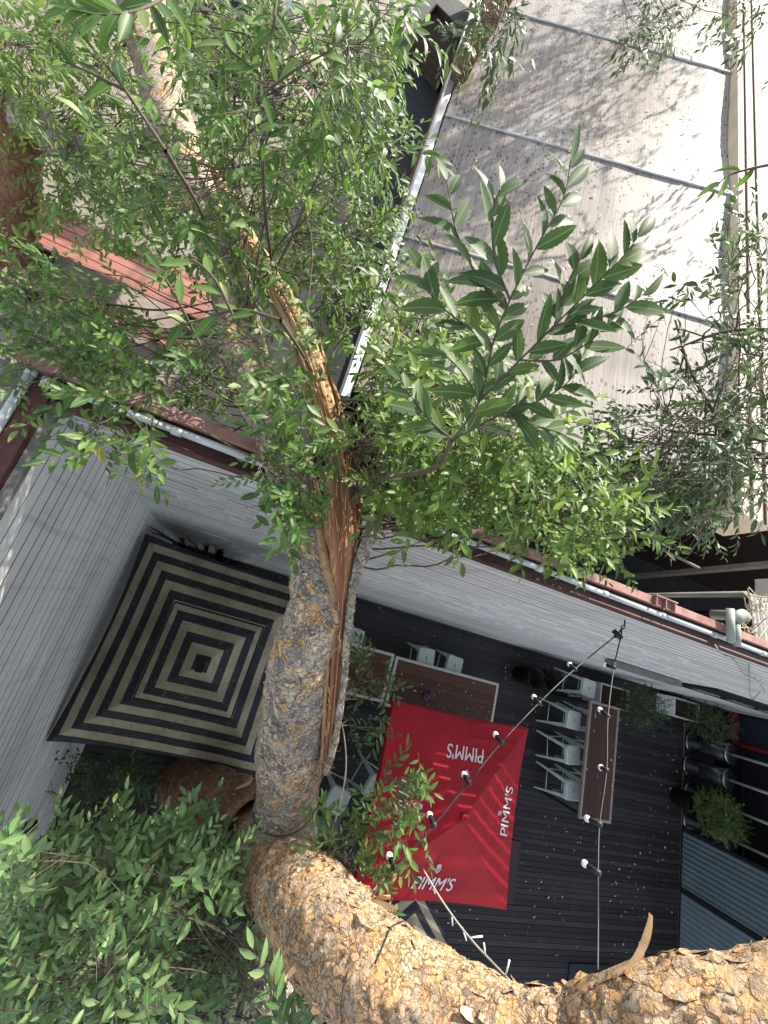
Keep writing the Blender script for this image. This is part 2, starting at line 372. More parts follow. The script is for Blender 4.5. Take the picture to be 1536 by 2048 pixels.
# ------------------------------------------------------------------ ground
b = MB(); b.add([(-60, -60, -.02), (60, -60, -.02), (60, 60, -.02), (-60, 60, -.02)], [(0, 1, 2, 3)])
tag(b.build('ground', M['concrete']), kind='structure')
b = MB(); b.add([(12.2, -9, -.012), (30, -9, -.012), (30, 3.0, -.012), (12.2, 3.0, -.012)], [(0, 1, 2, 3)])
b.add([(1.72, .2, -.012), (12.19, .2, -.012), (12.19, 3.0, -.012), (1.72, 3.0, -.012)], [(0, 1, 2, 3)])
tag(b.build('paving', M['dark_ground']), kind='structure')
b = MB(); vs = [(1.77, 5.2, -.014), (1.77, 18, -.014), (.2, 18, -.014), (.3, 13.5, -.014), (.9, 10, -.014), (1.0, 5.2, -.014)]; b.add(vs, [tuple(range(6))])
tag(b.build('path', M['shade_grey']), kind='structure')  # dark strip: the shed's shade put into the ground colour
b = MB(); y = -.02
while y > -9:
    dz = R.uniform(-.002, .002); b.box(.0, 12.15, y - .084, y, -.015, .02 + dz); y -= .09
b.v = [(x, yy, z - .02) for x, yy, z in b.v]
tag(b.build('deck', M['deck_paint'], bevel=.003), kind='structure')

# ------------------------------------------------------------------ courtyard walls
SLIT = (5.0, 7.8, 3.3, 4.95)          # x and z range of that stretch
def board_wall(axis, length, top, mat, pitch=.113):
    b = MB(); z = 0.0
    while z < top - .02:
        z1 = min(z + pitch - .007, top); j = R.uniform(-.0012, .0012)
        prof = [(j, z1 - .003), (.003 + j, z1), (.03, z1), (.03, z), (j, z)]
        x0 = 0.0
        while x0 < length - .01:                                  # boards butt end to end
            x1 = min(length, x0 + R.uniform(1.6, 4.2)); slit = axis == 'x' and SLIT[2] < z < SLIT[3]
            if length - x1 < .5: x1 = length
            if slit and x0 < SLIT[0] - .01: x1 = min(x1, SLIT[0])
            elif slit and x0 < SLIT[1] - .01: x1 = min(x1, SLIT[1])
            ends = (x0, x1 - .002); g, th = (R.uniform(.004, .011), .006) if slit and SLIT[0] - .01 <= x0 < SLIT[1] - .01 else (0, .03)
            prof = [(j, z1 - .003 - g), (.003 + j, z1 - g), (th, z1 - g), (th, z), (j, z)]
            if axis == 'x': vs = [(x, yy, zz) for x in ends for yy, zz in prof]
            else: vs = [(-yy, -s, zz) for s in ends for yy, zz in prof]
            b.add(vs, [(0, 1, 2, 3, 4), (9, 8, 7, 6, 5)] + [(k, 5 + k, 5 + (k + 1) % 5, (k + 1) % 5) for k in range(5)]); x0 = x1
        z += pitch
    return b
def sun_dashes(axis, spec):
    """pale dashes along the joints, painted in place of sun through the gaps"""
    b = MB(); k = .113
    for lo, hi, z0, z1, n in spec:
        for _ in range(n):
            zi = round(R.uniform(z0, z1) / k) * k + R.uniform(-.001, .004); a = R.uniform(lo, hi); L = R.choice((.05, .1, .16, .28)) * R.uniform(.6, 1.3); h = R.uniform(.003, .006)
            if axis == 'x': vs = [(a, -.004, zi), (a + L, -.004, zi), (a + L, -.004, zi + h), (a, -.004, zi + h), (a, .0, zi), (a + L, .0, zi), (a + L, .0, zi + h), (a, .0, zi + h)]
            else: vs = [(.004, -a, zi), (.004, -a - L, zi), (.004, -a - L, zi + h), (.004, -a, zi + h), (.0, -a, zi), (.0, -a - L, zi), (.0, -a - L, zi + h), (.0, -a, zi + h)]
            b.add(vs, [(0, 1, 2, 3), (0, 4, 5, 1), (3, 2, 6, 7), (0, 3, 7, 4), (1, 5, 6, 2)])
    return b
WT = 5.12
bw = thing('timber_wall', 'long grey-white weatherboard wall behind the tables, topped by a brown gutter and red flashing', 'wall', (0, 0, 0))
# boards: the wall right of x=7.6 has a long dark opening low down
full = board_wall('x', 16.5, WT, None)
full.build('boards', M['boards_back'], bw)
sun_dashes('x', [(2.3, 4.2, 2.6, 3.9, 40), (3.6, 6.6, 2.2, 4.3, 60), (.3, 2.0, 3.4, 4.9, 34), (.4, 1.6, 1.2, 2.4, 8), (5, 8, 2.4, 3.6, 26)]).build('sun_dash_paint', M['sun_dash_paint'], bw)
b = MB(); b.box(-.2, SLIT[0], .008, .15, 0, WT); b.box(SLIT[1], 16.5, .008, .15, 0, WT); b.box(SLIT[0], SLIT[1], .008, .15, 0, SLIT[2]); b.box(SLIT[0], SLIT[1], .008, .15, SLIT[3] + .1, WT); b.build('backing', M['groove_dark'], bw)
b = MB(); b.box(0.02, 16.5, -.03, .15, WT + .002, 5.19); b.build('fascia', M['fascia_brown'], bw, bevel=.006)
b = MB(); b.tube([(0.0, -.03, 5.205), (16.5, -.03, 5.205)], .016, 10); b.build('gutter_lip', M['fascia_brown'], bw, True)
b = MB()
for k in range(28):
    x0 = -.05 + k * .6; b.tube([(x0, .052 + .004 * math.sin(k * 1.7), 5.222), (x0 + .6, .052 + .004 * math.sin((k + 1) * 1.7), 5.222)], .021, 10)
    b.tube([(x0 - .02, .052, 5.222), (x0 + .03, .052, 5.222)], .0245, 10)
b.build('conduit_pipe', M['pipe_grey'], bw, True)
b = MB(); b.box(-.2, 16.5, .094, .155, 5.192, 5.262)
for k in range(18):
    x0 = .5 + k * .9; b.box(x0, x0 + .02, .08, .16, 5.263, 5.268)
b.build('flashing', M['flashing_red'], bw, bevel=.004)
b = MB()
for x0 in (4.0, 4.1, 4.2): b.box(x0, x0 + .012, .09, .16, 5.264, 5.29)
b.box(3.99, 4.225, .157, .168, 5.264, 5.295)
b.build('bracket', M['flashing_red'], bw, bevel=.003)
b = MB(); p0 = ony(1242, 1322, -.012); p1 = ony(1345, 1360, -.012)
b.box(p0[0], p1[0], -.10, -.012, p1[2] - .02, p1[2] + .16); b.build('timber_ledge', M['coping_grey'], bw, bevel=.004)
b = MB(); b.box(8.55, 16.4, -.03, -.012, 2.02, 2.95); b.build('dark_opening', M['black_wall'], bw)
b = MB()
for k in range(6): b.box(8.9 + k * .9, 9.3 + k * .9 + R.uniform(0, .3), -.05, -.031, 2.3, 2.42)
b.build('conduit_box', M['coping_grey'], bw, bevel=.004)
b = MB(); pts = [ony(1430 + 10 * i, 1290 + 9 * i + 6 * math.sin(i * 1.3), -.06) for i in range(11)]
b.tube(pts, .006, 6); b.tube([ony(1498, 1330, -.03), ony(1500, 1390, -.06), ony(1505, 1400, -.1), ony(1520, 1385, -.05)], .006, 6)
b.build('loose_cable', M['cable_pale'], bw, True)

lw = thing('timber_wall', 'grey-white weatherboard side wall on the left, next to the striped umbrella', 'wall', (0, -.1, 0))
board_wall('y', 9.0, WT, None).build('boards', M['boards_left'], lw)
sun_dashes('y', [(2.2, 4.0, .3, 2.2, 16), (1.0, 3, 3.4, 4.8, 8)]).build('sun_dash_paint', M['sun_dash_paint'], lw)
b = MB(); b.box(-.2, -.008, -9, -.0, 0, WT); b.build('backing', M['groove_dark'], lw)
b = MB(); b.box(-.022, .022, -9, -.04, WT + .002, 5.16); b.build('capping_strip', M['coping_grey'], lw, bevel=.004)
b = MB(); b.box(-.115, -.024, -9, .02, WT + .002, 5.2); b.build('fascia', M['fascia_brown'], lw, bevel=.004)
b = MB()
for k in range(15): b.tube([(-.135, .1 - k * .6, 5.21), (-.135, -.5 - k * .6, 5.21)], .021, 10); b.tube([(-.135, .1 - k * .6, 5.21), (-.135, .06 - k * .6, 5.21)], .0245, 10)
b.build('conduit_pipe', M['pipe_grey'], lw, True)
b = MB(); b.box(-.30, -.16, -9, .1, WT + .002, 5.18); b.build('coping', M['coping_grey'], lw, bevel=.004)

# wall lamp low on the left wall
pl = onx(42, 1652, 0.012); wlamp = thing('wall_lamp', 'small dark cylindrical wall light fixed low on the left wall', 'wall lamp', pl)
b = MB(); b.lathe([(.035, 0), (.05, .01), (.05, .14), (.046, .15)], 16, (pl[0] + .075, pl[1], pl[2] - .07)); b.build('lamp_body', M['black_metal'], wlamp, True)
b = MB(); b.box(pl[0] - .002, pl[0] + .03, pl[1] - .03, pl[1] + .03, pl[2] - .04, pl[2] + .04); b.build('wall_plate', M['white_paint'], wlamp, bevel=.004)

# ------------------------------------------------------------------ big shed roof beyond the wall
RX0, RX1, RZ0, RSL = 1.65, 6.10, 3.2, .303
def rz(x): return RZ0 + (x - RX0) * RSL
RIBS = [2.05, 4.55, 7.2, 10.4, 13.8, 17.5]
sh = thing('shed', 'large shed with pale grimy sheet roof crossed by ribs, behind the wall on the right', 'shed', (RX0, 2.0, 0))
b = MB(); nx, ny = 40, 160; vs = []; fs = []
for j in range(ny + 1):
    yy = 2.0 + j * (18 - 2.0) / ny
    for i in range(nx + 1):
        xx = RX0 - .02 + i * (RX1 - RX0 + .02) / nx; d = min(abs(yy - r) for r in RIBS); sag = min(1, d / 1.2)
        z = rz(xx) - .05 * sag ** .7 + .012 * mn.noise(Vector((xx * 1.1, yy * .9, 3))) + .006 * mn.noise(Vector((xx * 5, yy * 1.2, 8)))
        if abs(xx - 3.55) < .06: z += .006
        if xx > 5.6: z += .003 * math.sin(yy * 26) * (xx - 5.6) / .5
        vs.append((xx, yy, z))
for j in range(ny):
    for i in range(nx): a = j * (nx + 1) + i; fs.append((a, a + 1, a + nx + 2, a + nx + 1))
b.add(vs, fs); b.build('roof', M['roof_sheet'], sh, True)
for r in RIBS:
    b = MB(); b.tube([(RX0 - .03 + i * .25, r + .012 * mn.noise(Vector((i * .5, r, 1))), rz(RX0 - .03 + i * .25) + .008) for i in range(19)], .016, 10); b.build('roof_rib', M['dirty_white'], sh, True)
b = MB(); b.box(RX0 - .17, RX0 - .04, 1.9, 18, RZ0 - .13, RZ0 - .06); b.box(RX0 - .17, RX0 - .15, 1.9, 18, RZ0 - .06, RZ0 + .0); b.build('gutter', M['galvanised'], sh, bevel=.004)
b = MB(); b.tube([(RX0 - .16, 1.9, RZ0 + .01), (RX0 - .16, 18, RZ0 + .01)], .014, 8); b.build('gutter_lip', M['dirty_white'], sh, True)
b = MB(); b.box(RX0 + .02, RX0 + .12, 2.3, 18, 0, RZ0 - .09); b.build('side_wall', M['black_wall'], sh)
b = MB(); b.box(RX1 + .01, RX1 + .62, 1.75, 18.5, rz(RX1) - .45, rz(RX1) + .10); b.build('parapet', M['cream_render'], sh, bevel=.01)
b = MB(); b.box(RX1 + .17, RX1 + .20, 1.75, 18.5, rz(RX1) + .104, rz(RX1) + .125); b.box(RX1 + .42, RX1 + .45, 1.75, 18.5, rz(RX1) + .104, rz(RX1) + .125); b.build('capping_seam', M['timber_dark'], sh)
b = MB(); b.add([(x, yy, z) for yy in (3.0, 3.1) for x, z in ((RX0 + .13, 0), (RX1 + .6, 0), (RX1 + .6, rz(RX1) - .25), (RX0 + .13, rz(RX0 + .13) - .25))], [(0, 1, 2, 3), (7, 6, 5, 4), (0, 4, 5, 1), (1, 5, 6, 2), (2, 6, 7, 3), (3, 7, 4, 0)]); b.box(RX1 + .6, 22, 3.0, 3.1, 0, 4.2); b.build('back_panel', M['dark_red'], sh)
b = MB(); b.box(RX0 + .13, RX1, 2.0, 2.06, rz(RX0) - .2, rz(RX0) - .05); b.build('front_fascia', M['dark_beam'], sh)
b = MB(); b.box(RX1 + .64, RX1 + 3.2, 3.2, 18.5, 0, 3.9); b.build('annexe', M['black_wall'], sh)
# posts and rails in the shaded gap
gp = thing('verandah_frame', 'grey beams and dark red posts in the shaded gap behind the wall at right', 'frame', (6, 1.6, 0))
a0 = ony(1215, 1158, 1.6); a1 = ony(1560, 1127, 1.6)
b = MB(); b.bar(a0, a1, .07, .11); b.build('beam', M['dark_beam'], gp, bevel=.004)
a0 = ony(1290, 1193, 1.5); a1 = ony(1560, 1192, 1.5); b = MB(); b.bar(a0, a1, .05, .05); b.build('rail', M['dark_beam'], gp)
a0 = ony(1370, 1224, 1.5); a1 = ony(1560, 1222, 1.5); b = MB(); b.bar(a0, a1, .04, .04); b.build('rail', M['black_metal'], gp)
b = MB(); b.tube([ony(1318, 1096, 1.68), ony(1398, 1136, 1.56)], .022, 10); b.build('brace', M['dark_beam'], gp, True)
for px in (1392, 1468):
    p = ony(px, 1230, 1.62); b = MB(); b.box(p[0] - .05, p[0] + .05, 1.55, 1.65, 0, min(4.2, ony(px, 1140, 1.62)[2])); b.build('post', M['red_trim'], gp)

# white corrugated awning and downpipe at the right edge
aw = thing('corrugated_awning', 'small white corrugated awning at the right edge beyond the wall top', 'awning', onz(1520, 1240, 4.9))
P = [onz(1496, 1185, 4.9), onz(1600, 1215, 4.9), onz(1600, 1330, 4.9), onz(1512, 1290, 4.9)]
b = MB(); n = 60; vs = []; fs = []
for i in range(n + 1):
    t = i / n; a = P[0] * (1 - t) + P[1] * t; c = P[3] * (1 - t) + P[2] * t; dz = .012 * math.sin(t * 60)
    for q in (a, c):
        vs += [(q[0], q[1], q[2] + dz), (q[0], q[1], q[2] + dz - .004)]
for i in range(n):
    k = 4 * i; fs += [(k, k + 2, k + 6, k + 4), (k + 1, k + 5, k + 7, k + 3), (k, k + 4, k + 5, k + 1), (k + 2, k + 3, k + 7, k + 6)]
b.add(vs, fs); b.build('sheet', M['dirty_white'], aw)
p = P[3]; b = MB(); b.tube([(p[0], p[1] - .02, 4.86), (p[0], p[1] - .02, 0.0)], .03, 8); b.build('post', M['dark_beam'], aw, True)
p = P[0]; b = MB(); b.tube([(p[0] + .05, p[1], 4.86), (p[0] + .05, p[1], 0.0)], .03, 8); b.build('post', M['dark_beam'], aw, True)
b = MB(); b.box(P[0][0] - .05, P[0][0] + .04, P[0][1] - .04, P[0][1] + .12, 4.98, 5.12); b.build('junction_box', M['galvanised'], aw, bevel=.01)
dp = thing('downpipe', 'fat grey-green pipe with an elbow standing on the wall top at right', 'pipe', (4.75, .12, 5.28))
b = MB(); q = onz(1462, 1284, 5.31); b.tube([q, q + np.array([-.03, .26, .01])], .030, 14); b.tube([q + np.array([.075, -.02, 0]), q + np.array([.05, .17, .01])], .026, 14)
b.build('standpipe', M['pipe_green'], dp, True)
b = MB(); e0 = q + np.array([.04, .17, .0]); b.tube([e0, e0 + np.array([.03, .06, .01]), e0 + np.array([.10, .09, .0]), e0 + np.array([.2, .10, -.03]), e0 + np.array([.22, .11, -.3])], .042, 14); b.build('elbow', M['pipe_green'], dp, True)

# ------------------------------------------------------------------ lane furniture beyond the wall
def on(o): return o
rt = thing('timber_table', 'sunlit red plank table in the lane, half hidden behind the limb', 'table', (-2.3, 4.0, 0))
b = MB()
for k in range(5): b.box(-3.75, -.85, 3.55 + k * .155, 3.55 + k * .155 + .148, .70, .75)
b.build('tabletop', M['red_timber'], rt, bevel=.005)
for x in (-3.5, -1.1):
    b = MB(); b.box(x - .05, x + .05, 3.62, 4.25, 0, .698); b.build('leg', M['black_metal'], rt)
rb = thing('timber_bench', 'narrow red plank bench along the near side of the red table', 'bench', (-2.3, 3.1, 0))
b = MB(); b.box(-3.7, -.9, 2.98, 3.12, .42, .46); b.box(-3.7, -.9, 3.13, 3.27, .42, .46); b.build('seat', M['red_timber'], rb, bevel=.005)
for x in (-3.4, -1.2):
    b = MB(); b.box(x - .04, x + .04, 3.0, 3.25, 0, .418); b.build('leg', M['black_metal'], rb)
P = [onz(834, 62, .6), onz(893, 132, .6), onz(935, 75, .6), onz(872, 12, .6)]
pb = thing('planter_box', 'dark timber planter box beside the shed at the far top of the lane', 'planter', (P[0][0], P[0][1], 0))
b = MB()
for k in range(4):
    for i in range(4):
        a = P[i]; c = P[(i + 1) % 4]; z = .02 + k * .16; b.bar((a[0], a[1], z + .07), (c[0], c[1], z + .07), .04, .15)
b.build('boards', M['timber_dark'], pb)
cc = sum(P) / 4; b = MB(); b.add([(*(cc[:2] * .05 + p[:2] * .95), .52) for p in P], [(0, 1, 2, 3)]); b.build('soil', M['soil'], pb)
wp = thing('fence_post', 'white painted post standing at the far left of the lane among leaves', 'post', onz(556, 250, 0))
p = onz(556, 250, 0); b = MB(); b.box(p[0] - .08, p[0] + .08, p[1] - .08, p[1] + .08, 0, 2.0); b.build('shaft', M['white_paint'], wp, bevel=.006)
b = MB(); b.lathe([(.12, 2.0), (.12, 2.03), (.05, 2.1), (.001, 2.12)], 4, (p[0], p[1], 0)); b.build('post_cap', M['white_paint'], wp)
lb = thing('timber_bench', 'dark red-brown bench far back in the lane behind the leaves', 'bench', onz(595, 160, 0))
p = onz(600, 150, .45); b = MB()
for k in range(4): b.bar((p[0] - .25, p[1] - .9 + .0, .44 + 0), (p[0] - .25, p[1] + .9, .44), .10, .04) if k == 0 else b.bar((p[0] - .25 + k * .13, p[1] - .9, .44), (p[0] - .25 + k * .13, p[1] + .9, .44), .10, .04)
b.build('seat', M['flashing_red'], lb)
for s in (-1, 1):
    b = MB(); b.box(p[0] - .3, p[0] + .2, p[1] + s * .7 - .04, p[1] + s * .7 + .04, 0, .418); b.build('leg', M['black_metal'], lb)

# ------------------------------------------------------------------ umbrellas
def canopy(half, ze, zc, sag=.05, bow=.03, N=64, pleat=None, r0=0.0, r1=1.0):
    def fn(u, v):
        r = max(abs(u), abs(v)); mnr = min(abs(u), abs(v)) / r if r > 1e-6 else 0
        q = 1 - mnr * mnr; s = half * (1 - bow * q * r)
        z = zc - (zc - ze) * (r ** .93) - sag * q * r * (1 - r * .3)
        if pleat: z += pleat(u, v, r)
        return (u * s, v * s, z)
    return fn
def canopy_mesh(fn, N=64, rmax=1.0):
    b = MB(); vs = []; fs = []
    for j in range(N + 1):
        for i in range(N + 1): vs.append(fn((2 * i / N - 1) * rmax, (2 * j / N - 1) * rmax))
    for j in range(N):
        for i in range(N): a = j * (N + 1) + i; fs.append((a, a + 1, a + N + 2, a + N + 1))
    b.add(vs, fs); return b
def solid(o, t):
    md = o.modifiers.new('solidify', 'SOLIDIFY'); md.thickness = t; md.offset = -1
def umbrella_frame(root, half, ze, zc, mat_pole, h=True):
    b = MB(); b.tube([(0, 0, .06), (0, 0, zc - .05)], .024, 12); b.build('pole', mat_pole, root, True, local=True)
    b = MB(); b.lathe([(.27, 0.0), (.27, .05), (.24, .065), (.05, .075), (.04, .2)], 28); b.build('base', M['black_metal'], root, True, local=True)
    for sx, sy in ((1, 1), (1, -1), (-1, 1), (-1, -1)):
        b = MB(); b.bar((0, 0, zc - .09), (sx * half * .97, sy * half * .97, ze - .03), .018, .028); b.build('rib', M['frame_cream'], root, local=True)

def crest_mesh():
    """crown above a small shield, flat outline pieces in x right, y up, about 1 wide"""
    parts = []
    parts.append(([(-.36, .42), (.36, .42), (.36, .54), (-.36, .54)], 0))
    crown = [(-.36, .56), (.36, .56), (.47, .86), (.30, .74), (.2, .98), (.08, .78), (0, 1.08), (-.08, .78), (-.2, .98), (-.3, .74), (-.47, .86)]
    parts.append((crown, 0))
    sh_ = [(-.5, .38), (.5, .38), (.52, .05), (.42, -.3), (.22, -.58), (0, -.78), (-.22, -.58), (-.42, -.3), (-.52, .05)]
    parts.append((sh_, 0))
    det = [[(-.36, .28), (-.1, .28), (-.1, .06), (-.38, .06)], [(.36, .28), (.1, .28), (.1, .06), (.38, .06)], [(-.34, -.06), (-.1, -.06), (-.1, -.36), (-.26, -.26)], [(.34, -.06), (.1, -.06), (.1, -.36), (.26, -.26)], [(-.05, -.1), (.05, -.1), (.03, -.6), (-.03, -.6)], [(-.2, .62), (.2, .62), (.16, .68), (-.16, .68)]]
    return parts, det
def text_tris(s, shear=.25):
    cu = bpy.data.curves.new('lettering', 'FONT'); cu.body = s; cu.size = 1.0; cu.shear = shear; cu.align_x = 'CENTER'; cu.align_y = 'CENTER'; cu.offset = 0
    o = bpy.data.objects.new('lettering_tmp', cu); COL.objects.link(o)
    dg = bpy.context.evaluated_depsgraph_get(); me = bpy.data.meshes.new_from_object(o.evaluated_get(dg))
    me.calc_loop_triangles(); vs = []; fs = []; todo = [[me.vertices[k].co.copy() for k in t.vertices] for t in me.loop_triangles]
    while todo:                                                # cut long triangles so that the print follows the cloth
        t = todo.pop(); e = [(t[k] - t[(k + 1) % 3]).length for k in range(3)]; k = e.index(max(e))
        if e[k] > .10:
            m_ = (t[k] + t[(k + 1) % 3]) / 2; todo += [[t[k], m_, t[(k + 2) % 3]], [m_, t[(k + 1) % 3], t[(k + 2) % 3]]]
        else: fs.append((len(vs), len(vs) + 1, len(vs) + 2)); vs += t
    bpy.data.objects.remove(o); bpy.data.meshes.remove(me); bpy.data.curves.remove(cu)
    return vs, fs
UC = (4.62, -2.40); URZ = math.radians(1.2); UH = 1.09
def red_pleat(u, v, r):
    d = max(0, min(1, (u + .05) * 3)) if v > abs(u) else (.75 * max(0, min(1, (v + .75) * 2)) if u > abs(v) else .06)
    k = .5 + .5 * math.sin(r * 34 + 1.2 * mn.noise(Vector((u * 1.5, v * 1.5, 2))))
    return .016 * d * (k ** 9) * min(1, r * 2) + .006 * mn.noise(Vector((u * 3, v * 3, 5))) + .004 * math.exp(-((abs(u) - abs(v)) / .02) ** 2) + .003 * mn.noise(Vector((u * 9, v * 9, 2)))
ru = thing('market_umbrella', 'bright red square umbrella printed with white PIMM\'S lettering', 'umbrella', (UC[0], UC[1], 0), URZ)
ZE, ZC = 2.19, 2.54
cf = canopy(UH, ZE, ZC, .035, .035, pleat=red_pleat)
can = canopy_mesh(cf, 110).build('canopy', M['red_fabric'], ru, True, local=True)
b = MB()
for s in range(4):
    c, sn = [(1, 0), (0, 1), (-1, 0), (0, -1)][s]
    for i in range(20):
        q = []
        for k in (i, i + 1):
            t = -1 + 2 * k / 20; u, v = c * 1.0 - sn * t, sn * 1.0 + c * t; p = cf(u, v); q += [p, (p[0] * 1.004, p[1] * 1.004, p[2] - .07 + .01 * math.sin(k * 1.3))]
        b.add(q, [(0, 1, 3, 2)])
b.build('valance', M['red_fabric'], ru, local=True)
umbrella_frame(ru, UH, ZE, ZC, M['black_metal'])
b = MB(); b.lathe([(.0, .0), (.055, .0), (.06, .012), (.05, .03), (.02, .038)], 24, (0, 0, ZC - .005)); b.build('top_cap', M['red_fabric'], ru, True, local=True)
tv, tf = text_tris("PIMM'S", .22)
wt_ = max(v.x for v in tv) - min(v.x for v in tv)
parts, det = crest_mesh()
def canz(x, y, off):
    # height of the canopy under a local point
    s = UH; u, v = x / s, y / s
    for _ in range(4):
        p = cf(u, v); u += (x - p[0]) / s; v += (y - p[1]) / s
    return cf(u, v)[2] + off
# (direction of "down" for the reader: outward normal), offset along the panel, text radius, crest radius, width
for ang, off, rt_, rc_, wid in ((-90, -.10, .84, .65, .58), (0, .02, .86, .71, .60), (90, -.04, .66, .43, .58), (180, .0, .74, .56, .5)):
    a = math.radians(ang); dn = Vector((math.cos(a), math.sin(a))); rgt = Vector((-dn.y, dn.x))   # reader's right when looking from outside
    k = wid / wt_
    b = MB(); vs = []
    for v in tv:
        x, y = v.x * k, v.y * k * 1.15; p = dn * (rt_ - y) + rgt * (x + off); vs.append((p.x, p.y, canz(p.x, p.y, .008)))
    b.add(vs, tf); sh2 = rgt * .0035; b.add([(x + sh2.x, y + sh2.y, z + .0006) for x, y, z in vs], tf); b.build('lettering', M['print_white'], can, local=True)
    sc = .068 if ang != 0 else .055
    b = MB()
    for poly, _ in parts:
        vs = [];
        for x, y in poly: p = dn * (rc_ - y * sc) + rgt * (x * sc + off); vs.append((p.x, p.y, canz(p.x, p.y, .014)))
        b.add(vs, [tuple(range(len(vs)))])
    em = b.build('emblem', M['print_white'], can, local=True)
    b = MB()
    for poly in det:
        vs = []
        for x, y in poly: p = dn * (rc_ - y * sc) + rgt * (x * sc + off); vs.append((p.x, p.y, canz(p.x, p.y, .017)))
        b.add(vs, [tuple(range(len(vs)))])
    b.build('emblem', M['print_red'], can, local=True)

def striped_umbrella(label, loc, rz_, ze, zc, half=1.05):
    root = thing('market_umbrella', label, 'umbrella', (loc[0], loc[1], 0), rz_, 'black and beige striped umbrellas')
    wr = lambda u, v, r: .005 * math.exp(-((abs(u) - abs(v)) / .02) ** 2) + .016 * mn.noise(Vector((u * 3 + loc[0], v * 3, 5))) + .004 * mn.noise(Vector((u * 8, v * 8 + loc[1], 1)))
    f = canopy(half, ze, zc, .085, .045, pleat=wr)
    o = canopy_mesh(f, 72).build('canopy', M['stripe_fabric'], root, True, local=True)
    g = canopy(half, ze + .05, zc + .07, .02, .0, pleat=wr)
    o2 = canopy_mesh(g, 40, .44).build('vent', M['stripe_fabric'], root, True, local=True); solid(o2, .012)
    b = MB()
    for s in range(4):
        c, sn = [(1, 0), (0, 1), (-1, 0), (0, -1)][s]
        for i in range(20):
            q = []
            for k in (i, i + 1):
                t = -1 + 2 * k / 20; u, v = c - sn * t, sn + c * t; p = f(u, v); q += [p, (p[0] * 1.003, p[1] * 1.003, p[2] - .09 + .012 * math.sin(k * 1.9))]
            b.add(q, [(0, 1, 3, 2)])
    b.build('valance', M['stripe_fabric'], root, local=True)
    b = MB(); b.tube([tuple(np.array(g(u * .44, v * .44)) + np.array([0, 0, .002])) for u, v in [(-1 + .1 * k, -1) for k in range(20)] + [(1, -1 + .1 * k) for k in range(20)] + [(1 - .1 * k, 1) for k in range(20)] + [(-1, 1 - .1 * k) for k in range(21)]], .0075, 6); b.build('vent_piping', M['black_plastic'], o2, True, local=True)
    umbrella_frame(root, half, ze, zc, M['black_metal'])
    b = MB(); b.box(-.035, .035, -.075, .075, zc + .072, zc + .085); b.build('top_cap', M['black_plastic'], root, local=True, bevel=.004)
    return root
striped_umbrella('large black and beige striped umbrella filling the corner between the two walls', (1.09, -1.31), math.radians(-1), 2.42, 2.98, 1.05)
striped_umbrella('black and beige striped umbrella whose corner shows between the red umbrella and the limb', (4.42, -4.70), math.radians(46), 2.12, 2.55)
striped_umbrella('black and beige striped umbrella mostly hidden by the leaves at lower left', (1.75, -5.0), math.radians(3), 2.35, 2.85)
striped_umbrella('dark striped umbrella far away in the lane behind the top left leaves', (-1.75, 7.5), math.radians(8), 2.3, 2.8)

# ------------------------------------------------------------------ tables
def table(name, label, x0, x1, y0, y1, h, mtop, mframe, group, legm, fw=.045):
    root = thing(name, label, 'table', ((x0 + x1) / 2, (y0 + y1) / 2, 0), 0, group)
    b = MB(); b.box(x0 + fw + .002, x1 - fw - .002, y0 + fw + .002, y1 - fw - .002, h - .03, h - .004); b.build('tabletop', mtop, root)
    b = MB(); b.box(x0, x1, y0, y0 + fw, h - .05, h); b.box(x0, x1, y1 - fw, y1, h - .05, h); b.box(x0, x0 + fw, y0 + fw + .001, y1 - fw - .001, h - .05, h); b.box(x1 - fw, x1, y0 + fw + .001, y1 - fw - .001, h - .05, h)
    b.build('frame', mframe, root, bevel=.003)
    for x in (x0 + .06, x1 - .06):
        for y in (y0 + .06, y1 - .06):
            b = MB(); b.box(x - .022, x + .022, y - .022, y + .022, 0, h - .052); b.build('leg', legm, root)
    b = MB(); b.box(x0 + .085, x1 - .085, (y0 + y1) / 2 - .02, (y0 + y1) / 2 + .02, .12, .16); b.build('stretcher', legm, root)
    return root
table('dining_table', 'wood-topped table with cream frame just above the red umbrella', 4.03, 6.15, -1.62, -.82, .75, M['table_wood'], M['frame_cream'], 'cream framed tables', M['frame_cream'])
table('dining_table', 'wood-topped table with cream frame, beside the split limb under hanging leaves', 1.90, 3.99, -1.58, -.80, .75, M['table_wood'], M['frame_cream'], 'cream framed tables', M['frame_cream'])
table('bar_table', 'tall narrow dark wood bar table with tan edging in front of the stool row', 8.03, 8.78, -2.65, -.67, 1.05, M['bar_wood'], M['frame_tan'], None, M['black_metal'])
table('low_table', 'dark brown low table beside the red umbrella on the deck', 6.02, 7.35, -4.25, -3.32, .5, M['brown_board'], M['brown_board'], None, M['black_metal'], .03)
p = onz(650, 1655, .74); table('side_table', 'grey side table mostly behind the limb near the lone stool', p[0] - .45, p[0] + .22, p[1] - .4, p[1] + .12, .74, M['flat_metal'], M['flat_metal'], None, M['flat_metal'], .03)

for px, py, lab in ((850, 1392, 'small blue-grey cup on the wooden table above the red umbrella, the left one'), (861, 1387, 'small blue-grey cup on the wooden table above the red umbrella, the right one')):
    q = onz(px, py, .748); root = thing('cup', lab, 'cup', q, 0, 'cups on the wooden table')
    b = MB(); b.lathe([(.03, 0), (.04, .06), (.042, .075), (.036, .075), (.03, .02), (.002, .015)], 20); b.build('body', M['cup_glaze'], root, True, local=True)
    b = MB(); b.tube([(.038, 0, .06), (.06, 0, .058), (.064, 0, .04), (.058, 0, .02), (.034, 0, .018)], .006, 8); b.build('handle', M['cup_glaze'], root, True, local=True)
